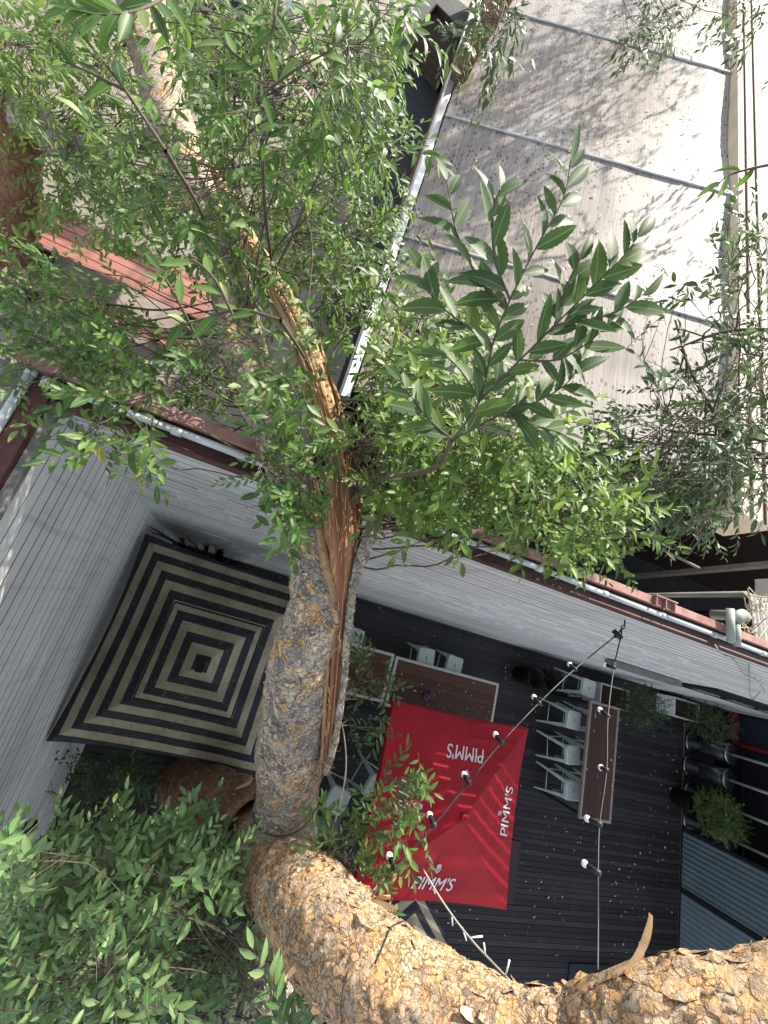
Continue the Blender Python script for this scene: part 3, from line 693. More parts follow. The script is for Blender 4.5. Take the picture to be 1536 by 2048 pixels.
# ------------------------------------------------------------------ stools
def rrect(h, r, n=5):
    pts = []
    for cx, cy, a0 in ((h - r, h - r, 0), (-h + r, h - r, 90), (-h + r, -h + r, 180), (h - r, -h + r, 270)):
        for k in range(n + 1): a = math.radians(a0 + 90 * k / n); pts.append((cx + r * math.cos(a), cy + r * math.sin(a)))
    return pts
def make_stool(h, seat, foot):
    root = thing('stool', 'x', 'stool', (0, 0, 0))
    b = MB(); rings = []
    for sc, z in ((.25, 0), (.9, 0), (1.0, -.008), (1.03, -.07), (.98, -.07)): rings.append([(x * sc, y * sc, h + z) for x, y in rrect(seat, seat * .28)])
    n = len(rings[0])
    slot = [(math.cos(2 * math.pi * k / n) * .03, math.sin(2 * math.pi * k / n) * .013, h) for k in range(n)]
    # order slot to follow the ring
    def angle_sorted(ring): return ring
    slot = []
    for x, y, z in rings[0]:
        a = math.atan2(y, x); slot.append((max(-.011, min(.011, math.cos(a) * .02)), max(-.028, min(.028, math.sin(a) * .05)), h))
    slot2 = [(x, y, z - .02) for x, y, z in slot]
    allr = [slot2, slot] + rings
    vs = [p for r in allr for p in r]; fs = []
    for i in range(len(allr) - 1):
        for k in range(n): k2 = (k + 1) % n; fs.append((i * n + k, i * n + k2, (i + 1) * n + k2, (i + 1) * n + k))
    b.add(vs, fs); b.build('seat', M['stool_white'], root, local=True)
    b = MB(); b.box(-.02, .02, -.035, .035, h - .03, h - .021); b.build('handle_slot', M['black_plastic'], root, local=True)
    legs = []
    for sx, sy in ((1, 1), (1, -1), (-1, 1), (-1, -1)):
        b = MB(); top = Vector((sx * seat * .9, sy * seat * .9, h - .03)); bot = Vector((sx * foot, sy * foot, 0))
        # angle-section leg: two tapering flat plates meeting at the corner
        d = (bot - top)
        for ax in (Vector((-sx, 0, 0)), Vector((0, -sy, 0))):
            w0, w1 = .062, .026; th = .004; nrm = d.cross(ax).normalized() * th
            q = [top, top + ax * w0, bot + ax * w1, bot]; vs = [p + nrm * .5 for p in q] + [p - nrm * .5 for p in q]
            b.add(vs, [(0, 1, 2, 3), (7, 6, 5, 4), (0, 4, 5, 1), (1, 5, 6, 2), (2, 6, 7, 3), (3, 7, 4, 0)])
        b.build('leg', M['stool_white'], root, local=True)
    t = .62; s = seat * .9 + (foot - seat * .9) * t; z = (h - .03) * (1 - t)
    for sx, sy, ex, ey in ((1, 1, 1, -1), (1, -1, -1, -1), (-1, -1, -1, 1), (-1, 1, 1, 1)):
        b = MB(); b.tube([(sx * s * .97, sy * s * .97, z), (ex * s * .97, ey * s * .97, z)], .008, 8); b.build('stretcher', M['stool_white'], root, True, local=True)
    return root
st0 = make_stool(.76, .165, .24)
GR = 'white metal stools in the courtyard'
def put(src, first, x, y, rzd, label):
    o = src if first else copy_tree(src)
    o.location = (x, y, 0); o.rotation_euler = (0, 0, math.radians(rzd)); tag(o, label, 'stool', GR); return o
def sp_(px, py): q = onz(px, py, .76); return q[0], q[1]
put(st0, True, *sp_(1179, 1377), -4, 'white metal bar stool nearest the white wall in the row left of the bar table')
put(st0, False, *sp_(1149, 1441), 0, 'white metal bar stool second from the wall in the row beside the bar table')
put(st0, False, *sp_(1148, 1511), 8, 'white metal bar stool third from the wall, slightly turned, beside the bar table')
put(st0, False, *sp_(1147, 1582), 3, 'white metal bar stool farthest from the wall in the row beside the bar table')
for y, w in ((-1.08, 'nearest the wall'), (-1.70, 'in the middle'), (-2.30, 'farthest from the wall')):
    put(st0, False, 8.62, y, R.uniform(-4, 4), 'white stool tucked under the bar table, ' + w)
put(st0, False, *sp_(676, 1602), -14, 'grey-looking metal stool alone between the split limb and the red umbrella')
put(st0, False, *sp_(752, 1578), -20, 'metal stool half covered by the left edge of the red umbrella')
ls0 = make_stool(.5, .16, .2)
for i, (x, w) in enumerate(((3.30, 'near the gap between tables'), (4.72, 'left end above the red umbrella'), (5.32, 'right end above the red umbrella'), (2.5, 'beside the split limb'))):
    o = put(ls0, i == 0, x, -.72, R.uniform(-6, 6), 'low pale stool against the cream framed table, ' + w)

# ------------------------------------------------------------------ pots, planters, heaters, right end
for (px, py, lab) in ((1036, 1348, 'round black tub against the white wall, the left one of two'), (1066, 1352, 'round black tub against the white wall, the right one of two')):
    q = onz(px, py, .0); q[1] = min(q[1], -.24)
    root = thing('tub', lab, 'tub', (q[0], q[1], 0), 0, 'black tubs by the wall')
    b = MB(); b.lathe([(.15, 0), (.19, .5), (.205, .52), (.205, .56), (.185, .56), (.17, .3), (.01, .28)], 28); b.build('shell', M['black_plastic'], root, True, local=True)

def leafset():
    return {'p': [], 'd': [], 'n': [], 'l': [], 'w': []}
def add_leaf(L, p, d, n, l, w=.36):
    L['p'].append(p); L['d'].append(d); L['n'].append(n); L['l'].append(l); L['w'].append(w)
def norm(a): return a / (np.linalg.norm(a, axis=-1, keepdims=True) + 1e-9)
def build_leaves(L, name, mat, parent, hi=False):
    P = np.array(L['p']); D = norm(np.array(L['d'])); Nn = np.array(L['n']); ln = np.array(L['l']); wd = np.array(L['w'])
    S = norm(np.cross(D, Nn)); Nn = np.cross(S, D); k = len(P)
    if hi:
        ts = np.linspace(.06, .95, 15); hw = np.sin(np.pi * ts ** .85) ** .8; hw = hw * (1 + .06 * np.where(np.arange(15) % 2 == 0, 1, -1))
    else:
        ts = np.array([.22, .5, .78]); hw = np.array([.74, 1.0, .62])
    fold = NPR.uniform(.05, .6, k); curl = NPR.uniform(-.12, .45, k); m = len(ts); nv = 3 * m + 2
    V = np.zeros((k, nv, 3)); UV = np.zeros((k, nv, 2))
    V[:, 0] = P; UV[:, 0] = (.5, 0)
    for j, (t, h) in enumerate(zip(ts, hw)):
        c = P + D * (ln * t)[:, None] - Nn * (ln * curl * t * t)[:, None]
        for s, kk in ((-1, 0), (0, 1), (1, 2)):
            V[:, 1 + 3 * j + kk] = c + S * (s * h * wd * ln / 2)[:, None] + Nn * (abs(s) * h * wd * ln / 2 * fold)[:, None]; UV[:, 1 + 3 * j + kk] = (.5 + s * .5 * h, t)
    V[:, nv - 1] = P + D * ln[:, None] - Nn * (ln * curl)[:, None]; UV[:, nv - 1] = (.5, 1)
    polys = [(0, 2, 1), (0, 3, 2)]
    for j in range(m - 1):
        a = 1 + 3 * j; polys += [(a, a + 1, a + 4, a + 3), (a + 1, a + 2, a + 5, a + 4)]
    a = 1 + 3 * (m - 1); polys += [(a, a + 1, nv - 1), (a + 1, a + 2, nv - 1)]
    base = np.arange(k)[:, None] * nv
    fl = np.array([i for p in polys for i in p]); loops = (base + fl[None]).ravel()
    tot = np.array([len(p) for p in polys]); st = np.concatenate([[0], np.cumsum(tot)[:-1]]); starts = (np.arange(k)[:, None] * len(fl) + st[None]).ravel()
    return np_mesh(name, V.reshape(-1, 3), loops, starts, None, mat, parent, smooth=True, uv=UV.reshape(-1, 2))
def rv(): return NPR.normal(size=3)
def spray(L, T, p, d, length, leaf, upn=NUP, rtw=.0017, droop=.25, spacing=None, wd=.36, tilt=.5):
    """one leafy twig: alternate leaves along a drooping stem, a terminal leaf"""
    d = norm(np.asarray(d, float)); p = np.asarray(p, float); n = max(5, int(length / (spacing or leaf * .36))); pts = [p.copy()]; side = norm(np.cross(d, upn + .3 * rv()))
    bend = rv() * .25; bend[2] -= droop
    for i in range(n):
        t = (i + 1) / n; dd = norm(d + bend * t); p = p + dd * (length / n); pts.append(p.copy())
        if i < 1 and n > 6: continue
        s = 1 if i % 2 else -1; sd = norm(np.cross(dd, norm(upn + tilt * rv() * .6)))
        ang = R.uniform(.55, .95) if i < n - 1 else .1; ld = dd * math.cos(ang) + sd * s * math.sin(ang); ld = norm(ld + np.array([0, 0, R.uniform(-.35, .12)]))
        l = leaf * R.uniform(.72, 1.15) * (1 - .25 * abs(t - .5))
        add_leaf(L, p, ld, norm(upn + tilt * rv() * .55), l, wd * R.uniform(.85, 1.15))
    T.tube(pts, [rtw * (1 - .6 * i / n) for i in range(n + 1)], 4, False)
def bez(a, c, b, n=8):
    a, b, c = map(np.asarray, (a, b, c)); return [a * (1 - t) ** 2 + c * 2 * t * (1 - t) + b * t * t for t in np.linspace(0, 1, n)]
DENS = 1.75
def cluster(L, T, cx, cy, rx, ry, d0, d1, n, hub, leaf=.056, slen=(.2, .36), nb=4, br=.007, spread=.7, droop=.25, tilt=.5, wd=.36):
    """n sprays filling an ellipsoid of space seen in that direction, hung on nb branchlets from the hub"""
    br_pts = []; hubf = hub if callable(hub) else (lambda h=np.asarray(hub, float): h)
    for _ in range(nb):
        a = R.uniform(0, 6.28); q = math.sqrt(R.random()) * .85; e = at(cx + rx * q * math.cos(a), cy + ry * q * math.sin(a), R.uniform(d0, d1))
        hub = np.asarray(hubf(), float); mid = (hub + e) / 2 + rv() * .10 * np.linalg.norm(e - hub) + np.array([0, 0, .08 * np.linalg.norm(e - hub)]); c = bez(hub, mid, e, 10)
        c = [p + rv() * .012 for p in c]; T.tube(smooth_path(c, 20), [min(br, .0055) * (1 - .72 * i / 19) for i in range(20)], 6, False); br_pts += c[3:]
    B = np.array(br_pts)
    leaf *= 1.22
    for _ in range(int(n * DENS)):
        a = R.uniform(0, 6.28); q = math.sqrt(R.random()); e = at(cx + rx * q * math.cos(a), cy + ry * q * math.sin(a), R.uniform(d0, d1))
        s = B[np.argmin(((B - e) ** 2).sum(1))]; v = e - s; hub = s; dist = np.linalg.norm(v); L_ = R.uniform(*slen)
        if dist > .12: T.tube(bez(s, (s + e) / 2 + rv() * .04, e, 5), [.0024, .0022, .002, .0018, .0016], 4, False)
        out = norm(norm(v) + rv() * spread)
        spray(L, T, e - out * L_ * .4, out, L_, leaf * R.uniform(.62, 1.3), droop=droop, tilt=tilt, wd=wd)
def stem(L, T, pts, leaf, r0=.004, spacing=None, start=.15, tilt=.35, wd=.36, seg=26):
    """an individually placed leafy stem through the given (px, py, depth) points"""
    P = smooth_path([at(*p) for p in pts], seg); n = len(P)
    T.tube(P, [r0 * (1 - .7 * i / (n - 1)) for i in range(n)], 6, False)
    seglen = np.linalg.norm(np.diff(P, axis=0), axis=1).sum(); k = max(4, int(seglen * (1 - start) / (spacing or leaf * .42)))
    for i in range(k + 1):
        t = start + (1 - start) * i / k; x = t * (n - 1); j = min(int(x), n - 2); p = P[j] * (1 - (x - j)) + P[j + 1] * (x - j); dd = norm(P[j + 1] - P[j])
        up = norm(NUP + tilt * rv() * .5); sd = norm(np.cross(dd, up)); s = 1 if i % 2 else -1; ang = R.uniform(.5, .85) if i < k else .08
        ld = dd * math.cos(ang) + sd * s * math.sin(ang) + np.array([0, 0, R.uniform(-.2, .1)])
        add_leaf(L, p, ld, up, leaf * R.uniform(.8, 1.15) * (1.05 - .35 * max(0, t - .7) / .3), wd * R.uniform(.9, 1.1))
def smooth_path(P, n):
    P = np.array(P, float); m = len(P)
    if m == 2: return np.array([P[0] * (1 - t) + P[1] * t for t in np.linspace(0, 1, n)])
    Q = np.vstack([2 * P[0] - P[1], P, 2 * P[-1] - P[-2]]); out = []
    for x in np.linspace(0, m - 1 - 1e-9, n):
        i = int(x); t = x - i; a, b_, c, d = Q[i], Q[i + 1], Q[i + 2], Q[i + 3]
        out.append(.5 * ((2 * b_) + (-a + c) * t + (2 * a - 5 * b_ + 4 * c - d) * t * t + (-a + 3 * b_ - 3 * c + d) * t ** 3))
    return np.array(out)

def bush(root, c, rx, ry, z0, z1, n, leaf, mat):
    L = leafset(); T = MB()
    for _ in range(n):
        a = R.uniform(0, 6.28); q = math.sqrt(R.random()); z = R.uniform(z0, z1); k = math.sqrt(max(.05, 1 - ((z - (z0 + z1) / 2) / ((z1 - z0) / 2 + .05)) ** 2))
        e = np.array([c[0] + rx * q * k * math.cos(a), c[1] + ry * q * k * math.sin(a), z]); d = norm(np.array([math.cos(a) * q, math.sin(a) * q, .5]) + .4 * rv())
        spray(L, T, e - d * .1, d, R.uniform(.15, .28), leaf * R.uniform(.8, 1.2), tilt=.9, droop=.1)
    for _ in range(10):
        a = R.uniform(0, 6.28); T.tube(bez(np.array([c[0], c[1], z0 - .1]), np.array([c[0] + rx * .2 * math.cos(a), c[1] + ry * .2 * math.sin(a), (z0 + z1) / 2]), np.array([c[0] + rx * .7 * math.cos(a), c[1] + ry * .7 * math.sin(a), z1 - .1]), 6), [.012, .01, .008, .006, .005, .004], 5, False)
    build_leaves(L, 'foliage', mat, root); T.build('stems', M['twig_bark'], root)
def planter(label, x0, x1, y0, y1, h):
    root = thing('planter_box', label, 'planter', ((x0 + x1) / 2, (y0 + y1) / 2, 0), 0, 'white planter boxes')
    b = MB(); b.box(x0, x1, y0, y0 + .03, 0, h); b.box(x0, x1, y1 - .03, y1, 0, h); b.box(x0, x0 + .03, y0 + .031, y1 - .031, 0, h); b.box(x1 - .03, x1, y0 + .031, y1 - .031, 0, h); b.build('box', M['white_paint'], root, bevel=.004)
    b = MB(); b.box(x0 + .031, x1 - .031, y0 + .031, y1 - .031, .02, h - .05); b.build('soil', M['soil'], root)
    return root
planter('white planter box by the wall next to the bar table', 8.92, 9.75, -.70, -.26, .45)
pt = thing('potted_shrub', 'dark leafy shrub in the white planter beside the bar table', 'shrub', (9.62, -.5, .4))
bush(pt, (9.62, -.52), .46, .38, .5, 1.25, 200, .05, M['leaf_dark'])
planter('white planter box farther along the wall, near the red trimmed counter', 11.15, 11.98, -.52, -.1, .45)
pt = thing('potted_shrub', 'dark leafy shrub in the planter near the patio heaters', 'shrub', (11.8, -.36, .4))
bush(pt, (11.72, -.42), .5, .38, .5, 1.25, 200, .05, M['leaf_dark'])
b = MB(); q0 = onz(1308, 1385, .02); q1 = onz(1336, 1470, .02); b.box(q0[0], q1[0] + .05, q1[1], q0[1], .004, .02)
tag(b.build('door_mat', M['navy_panel'], None, bevel=.004), 'dark mat lying on the deck between the two white planters', 'mat')
q0 = onz(1138, 1925, .0); q1 = onz(1190, 1990, .0); b = MB(); b.box(q0[0], q1[0] + .3, q1[1], q0[1], .004, .03)
tag(b.build('door_mat', M['navy_panel'], None, bevel=.004), 'dark blue mat on the deck just above the big lower limb', 'mat')

def heater(label, x, y):
    root = thing('patio_heater', label, 'heater', (x, y, 0), 0, 'stainless patio heaters')
    b = MB(); b.lathe([(.24, 0), (.25, .02), (.25, .05), (.235, .06)], 32); b.build('base_plate', M['steel'], root, True, local=True)
    b = MB(); b.lathe([(.205, .062), (.205, .8), (.2, .81)], 32); b.build('canister', M['steel'], root, True, local=True)
    b = MB(); b.lathe([(.215, .8), (.22, .81), (.22, .86), (.2, .875), (.04, .88)], 32); b.build('collar', M['steel'], root, True, local=True)
    b = MB(); b.tube([(0, 0, .88), (0, 0, 2.05)], .028, 12); b.build('pole', M['galvanised'], root, True, local=True)
    b = MB(); b.lathe([(.07, 2.05), (.1, 2.1), (.09, 2.32), (.08, 2.33)], 20); b.build('burner', M['steel'], root, True, local=True)
    b = MB(); b.lathe([(.42, 2.34), (.41, 2.36), (.2, 2.42), (.03, 2.45)], 32); b.build('reflector', M['steel'], root, True, local=True)
    return root
heater('patio heater with stainless cylinder nearest the white wall', 12.42, -.98)
heater('patio heater with stainless cylinder second from the white wall', 12.36, -1.50)
heater('patio heater whose cylinder is hidden behind the bright green shrub', 12.42, -2.05)
heater('patio heater at the corner of the corrugated wall, beside the bright shrub', 12.42, -2.62)
pt = thing('potted_shrub', 'bright green bushy shrub in a black pot in front of the heaters', 'shrub', (12.05, -2.25, 0))
b = MB(); b.lathe([(.17, 0), (.23, .42), (.24, .45), (.21, .45), (.19, .38), (.01, .37)], 24, (11.92, -2.2, 0)); b.build('pot', M['black_plastic'], pt, True)
bush(pt, (12.05, -2.22), .42, .46, .45, 1.25, 360, .05, M['leaf_bright'])
# dark servery wall at the right end
sw = thing('counter_wall', 'black servery wall with a navy panel edged in red at the right end', 'wall', (13.25, -1.5, 0))
b = MB(); b.box(13.25, 13.5, -9, -.03, 0, 3.4); b.build('wall_panel', M['black_wall'], sw)
b = MB(); b.box(13.232, 13.248, -.68, -.1, .55, 2.4); b.build('navy_panel', M['navy_panel'], sw)
b = MB(); b.box(13.222, 13.249, -.76, -.05, .38, .53); b.box(13.222, 13.249, -.78, -.70, .54, 2.5); b.build('red_trim', M['red_trim'], sw)
b = MB(); b.tube([(13.2, -9, .62), (13.2, -.9, .62)], .02, 8); b.build('foot_rail', M['black_metal'], sw, True)
cw = thing('corrugated_wall', 'blue-grey corrugated metal wall at the right edge of the deck', 'wall', (12.17, -4, 0))
def corr(y0, y1, h, amp, wl):
    b = MB(); n = int(abs(y1 - y0) / wl * 8); vs = []; fs = []
    for i in range(n + 1):
        y = y0 + (y1 - y0) * i / n; x = 12.19 + amp * math.sin(2 * math.pi * (y - y0) / wl); vs += [(x, y, 0), (x, y, h)]
    for i in range(n): fs.append((2 * i, 2 * i + 2, 2 * i + 3, 2 * i + 1))
    b.add(vs, fs); return b
corr(-2.86, -3.92, 3.2, .014, .10).build('sheet', M['corrugated_metal'], cw, True)
corr(-4.02, -6.6, 3.2, .006, .10).build('sheet', M['flat_metal'], cw, True)
b = MB(); b.box(12.165, 12.24, -4.015, -3.925, 0, 3.25); b.box(12.165, 12.24, -2.855, -2.79, 0, 3.25); b.box(12.163, 12.175, -6.6, -2.79, 0, .03); b.build('post', M['black_wall'], cw)

# strap-leaved plants in the wall corner
sp = thing('corner_plant', 'dark strap-leaved plants squeezed between the back wall and the striped umbrella', 'plant', (.6, -.12, 0))
b = MB()
for k in range(34):
    q0 = np.array([R.uniform(.15, 1.1), R.uniform(-.22, -.07), 0.0]); a = R.uniform(-.5, .6); hgt = R.uniform(2.2, 2.62) if q0[0] < .7 else R.uniform(1.7, 2.3); ex = q0 + np.array([math.sin(a) * .4, R.uniform(-.08, .02), hgt])
    pth = bez(q0, (q0 + ex) / 2 + np.array([0, -.02, .3]), ex + np.array([math.sin(a) * .15, -.05, -.15]), 8)
    for i in range(7):
        w0 = .045 * math.sin(math.pi * min(1, .15 + i / 8)); w1 = .045 * math.sin(math.pi * min(1, .15 + (i + 1) / 8)); s = np.array([.8, -.6, 0])
        b.add([pth[i] - s * w0, pth[i] + s * w0, pth[i + 1] + s * w1, pth[i + 1] - s * w1], [(0, 1, 2, 3)])
b.build('leaves', M['strap_leaf'], sp)

# fallen leaves
L = leafset()
for _ in range(1500):
    p = np.array([R.uniform(1.8, 12.0), -R.random() ** 1.0 * 6.3 - .05, .006]); c = mn.noise(Vector((p[0] * .9, p[1] * .9, 4)))
    if c < R.uniform(-.5, .3): continue
    if 8.03 < p[0] < 8.78 and -2.65 < p[1] < -.67: p[2] = 1.054
    elif 4.08 < p[0] < 6.1 and -1.57 < p[1] < -.87: p[2] = .752
    elif 1.95 < p[0] < 3.94 and -1.53 < p[1] < -.85: p[2] = .752
    a = R.uniform(0, 6.28); add_leaf(L, p, np.array([math.cos(a), math.sin(a), R.uniform(0, .25)]), norm(NUP + .3 * rv()), R.choice((.025, .035, .045, .06)) * R.uniform(.7, 1.1), .38)
for _ in range(900):                                               # litter caught on the shed roof
    x = R.uniform(1.75, 5.6); y = R.uniform(2.2, 15); 
    if mn.noise(Vector((x * .7, y * .5, 9))) < R.uniform(-.35, .35): continue
    d_ = min(abs(y - r) for r in RIBS); a = R.uniform(0, 6.28)
    add_leaf(L, np.array([x, y, rz(x) - .05 * min(1, d_ / 1.2) ** .7 + .022]), np.array([math.cos(a), math.sin(a), .3 * math.cos(a) + R.uniform(0, .1)]), norm(np.array([-.3, 0, 1]) + .2 * rv()), R.uniform(.03, .07), .4)
tag(build_leaves(L, 'fallen_leaves', M['yellow_leaf'], None), 'pale fallen leaves scattered over the dark deck', 'leaves', kind='stuff')

# ------------------------------------------------------------------ trees
def limb(path, n=160, k=64, bump=.012, seed=0, ridge=0.0):
    """smooth tapering limb through (px, py, depth, radius in px) or world points; returns sampling frame"""
    W = np.array([at(p[0], p[1], p[2]) for p in path]); rad = np.array([p[3] * p[2] / F_PX for p in path])
    return limb_w(W, rad, n, k, bump, seed)
def limb_w(W, rad, n=160, k=64, bump=.012, seed=0):
    P = smooth_path(W, n); r = np.interp(np.linspace(0, len(rad) - 1, n), np.arange(len(rad)), rad)
    T = norm(np.gradient(P, axis=0)); U = np.zeros_like(P); u = norm(np.cross(T[0], np.array([.3, .9, .2])))
    for i in range(n): u = norm(u - T[i] * (u @ T[i])); U[i] = u
    Wv = np.cross(T, U); th = np.linspace(0, 2 * np.pi, k, endpoint=False); V = np.zeros((n, k, 3)); UV = np.zeros((n, k, 2))
    for i in range(n):
        for j in range(k):
            d = U[i] * math.cos(th[j]) + Wv[i] * math.sin(th[j]); q = P[i] + d * r[i]; s = 1.0 / max(r[i], .03)
            h = bump * (1.3 * mn.noise(Vector(q * 3 + seed)) + .8 * mn.noise(Vector(q * 11 + seed)) + .45 * mn.noise(Vector(q * 30 + seed)))
            V[i, j] = q + d * h; UV[i, j] = (j / k, i / n)
    return {'P': P, 'r': r, 'U': U, 'W': Wv, 'T': T, 'V': V, 'UV': UV, 'n': n, 'k': k}
def limb_faces(n, k):
    a = np.arange(n - 1)[:, None] * k + np.arange(k)[None]; b_ = np.arange(n - 1)[:, None] * k + (np.arange(k)[None] + 1) % k
    return np.stack([a, b_, b_ + k, a + k], -1).reshape(-1, 4)
def flakes(F, cnt, s0, s1, size, lift, lo=.002):
    vs = []; fs = []
    for _ in range(cnt):
        x = R.uniform(s0, s1) * (F['n'] - 2); i = int(x); th = R.uniform(0, 6.28); sz = size * math.exp(R.gauss(-.35, .55)); m = R.randint(7, 11); ph = R.uniform(0, 6.28); el = R.uniform(.7, 1.9); base = len(vs); lf = lift * R.random() ** 2
        def pt(da, ds, h):
            xx = min(max(x + ds / max(1e-6, np.linalg.norm(F['P'][i + 1] - F['P'][i])), 0), F['n'] - 1.001); ii = int(xx); t = xx - ii
            a = th + da / F['r'][i]; kk = (a / (2 * math.pi) * F['k']) % F['k']; k0 = int(kk) % F['k']; k1 = (k0 + 1) % F['k']; kt = kk - int(kk)
            q = (F['V'][ii, k0] * (1 - kt) + F['V'][ii, k1] * kt) * (1 - t) + (F['V'][ii + 1, k0] * (1 - kt) + F['V'][ii + 1, k1] * kt) * t
            c = F['P'][ii]; return q + norm(q - c) * h
        vs.append(pt(0, 0, lo + .004))
        for g in range(m):
            a = 2 * math.pi * g / m; rr = sz * R.uniform(.6, 1.15); h = lo + lf * max(0, math.cos(a - ph)) ** 2 - (.003 if math.cos(a - ph) < 0 else 0)
            vs.append(pt(rr * math.cos(a), rr * el * math.sin(a), h))
        for g in range(m): fs.append((base, base + 1 + g, base + 1 + (g + 1) % m))
    return vs, fs
def build_limb(F, name, mat, parent, fl=None):
    V = F['V'].reshape(-1, 3); faces = limb_faces(F['n'], F['k']); loops = faces.ravel(); starts = np.arange(len(faces)) * 4
    uv = F['UV'].reshape(-1, 2)
    if fl:                                                      # bark plates belong to the same surface
        vs, fs = fl; nb = len(V); V = np.vstack([V, np.array(vs)]); uv = np.vstack([uv, np.full((len(vs), 2), .5)])
        loops = np.concatenate([loops, np.array(fs).ravel() + nb]); starts = np.concatenate([starts, len(faces) * 4 + np.arange(len(fs)) * 3])
    o = np_mesh(name, V, loops, starts, None, mat, parent, smooth=True, uv=uv)
    return o

E0 = at(380, 1575, 5.6); E0 = onz(372, 1568, 0.0)
elm = thing('elm_tree', 'big leaning tree with a split limb, mottled peeling bark and glossy green leaves', 'tree', E0)
trunk_px = [(372, 1568, depth(onz(372, 1568, 0)), 52), (380, 1574, 5.2, 52), (402, 1592, 4.4, 58), (455, 1632, 3.45, 74), (530, 1690, 2.62, 84)]
FT = limb(trunk_px, 110, 64, .016, 3)
build_limb(FT, 'trunk', M['bark_red'], elm, flakes(FT, 500, .1, .95, .022, .012))
limb2_px = [(480, 1650, 3.2, 62), (528, 1703, 2.6, 70), (580, 1770, 2.2, 77), (657, 1860, 1.9, 90), (760, 1955, 1.66, 93), (885, 2035, 1.52, 91), (1020, 2092, 1.42, 84), (1150, 2095, 1.34, 82), (1310, 2048, 1.27, 88), (1560, 2022, 1.2, 92), (1800, 1980, 1.2, 92), (1980, 1700, 1.3, 90), (2000, 1300, 1.55, 60), (1950, 1000, 1.85, 30), (1930, 900, 2.0, 14), (1920, 820, 2.1, 3)]
F2 = limb(limb2_px, 420, 96, .016, 9)
FK1 = flakes(F2, 2000, .02, .78, .013, .008); FK2 = flakes(F2, 330, .36, .80, .045, .016, .005); OFF = [len(FK1[0])]
build_limb(F2, 'limb', M['bark_warm'], elm, [(a + b_) if k == 0 else a + [tuple(i + OFF[0] for i in f) for f in b_] for k, (a, b_) in enumerate(zip(FK1, FK2))])
limb1_px = [(560, 1800, 2.75, 96), (556, 1730, 2.62, 82), (566, 1665, 2.52, 68), (574, 1600, 2.42, 61), (580, 1500, 2.27, 66), (594, 1400, 2.17, 70), (612, 1300, 2.1, 66), (636, 1200, 2.06, 55), (628, 1110, 2.06, 52), (600, 1010, 2.1, 46), (565, 900, 2.16, 43), (520, 800, 2.25, 43), (487, 700, 2.38, 44), (470, 600, 2.52, 42), (440, 500, 2.7, 42), (395, 390, 2.95, 42), (345, 250, 3.25, 43), (312, 130, 3.55, 44), (283, 0, 3.9, 45), (255, -150, 4.4, 44)]
F1 = limb(limb1_px, 420, 80, .013, 21)
build_limb(F1, 'limb', M['bark'], elm, flakes(F1, 900, .03, .75, .013, .006))
limb3_px = [(500, 1735, 2.6, 50), (520, 1850, 2.55, 46), (545, 1960, 2.4, 42), (560, 2120, 2.25, 38), (590, 2350, 2.1, 28), (640, 2650, 2.0, 14), (680, 2900, 1.95, 3)]
F3 = limb(limb3_px, 130, 40, .008, 31)
build_limb(F3, 'limb', M['bark_pale'], elm, flakes(F3, 200, .1, .95, .02, .01))
# torn heartwood: scar along the limb, then the long splinter leading up to where it broke
torn_px = [(650, 1545, 2.22, 6), (657, 1480, 2.15, 11), (665, 1400, 2.08, 14), (673, 1300, 2.03, 15), (681, 1200, 2.0, 18), (684, 1130, 1.98, 28), (686, 1060, 1.97, 34), (682, 980, 1.98, 27), (672, 900, 2.0, 22), (652, 820, 2.05, 19), (622, 720, 2.13, 20), (588, 640, 2.23, 19), (550, 570, 2.33, 20), (508, 500, 2.46, 16), (470, 430, 2.6, 14), (436, 360, 2.75, 8), (420, 325, 2.8, 2)]
FW = limb(torn_px, 260, 56, .003, 41)
for i in range(FW['n']):
    for j in range(FW['k']):
        c = FW['P'][i]; d = FW['V'][i, j] - c; t = i / FW['n']; g = mn.noise(Vector((j * .75, t * 4, 1))) * .28 + mn.noise(Vector((j * 1.9, t * 9, 7))) * .14 + .06 * mn.noise(Vector((j * .9, t * 40, 2))) + (.35 * mn.noise(Vector((j * 1.3, t * 14, 12))) if t > .52 else 0)
        FW['V'][i, j] = c + d * (1 + g)
build_limb(FW, 'torn_wood', M['torn_wood'], elm)
# long slivers that parted from the break, each a ragged strip tapering to a point
for s0, s1, ox, oy, rr in ((.38, .72, 26, 6, 9), (.44, .80, -24, 8, 8), (.50, .66, 30, -4, 6), (.55, .93, 18, 10, 7), (.60, .86, -20, -6, 7), (.42, .58, -34, 4, 8), (.66, .98, 4, -14, 6), (.36, .50, 36, -2, 9)):
    pts = []
    for q in np.linspace(s0, s1, 9):
        i = int(q * (FW['n'] - 1)); w_ = math.sin(math.pi * (q - s0) / (s1 - s0) * .8 + .25)
        x, y = CAM_R @ (FW['P'][i] - CAM_P) @ np.eye(3)[:, :2] if False else ((CAM_R @ (FW['P'][i] - CAM_P))[:2]); z = (CAM_R @ (FW['P'][i] - CAM_P))[2]
        pts.append((x / z * F_PX + 768 + ox + R.uniform(-4, 4), y / z * F_PX + 1024 + oy, z + R.uniform(-.03, .03), max(1.2, rr * w_ * .55)))
    pts[-1] = (*pts[-1][:3], .6); FS_ = limb(pts, 70, 18, .002, 47 + rr)
    for i in range(FS_['n']):
        for k in range(FS_['k']): FS_['V'][i, k] = FS_['P'][i] + (FS_['V'][i, k] - FS_['P'][i]) * (1 + .5 * mn.noise(Vector((k * .9, i * .12, s0 * 30))))
    FS_['UV'][:, :, 1] = s0 + FS_['UV'][:, :, 1] * (s1 - s0)
    build_limb(FS_, 'sliver', M['torn_wood'], elm)
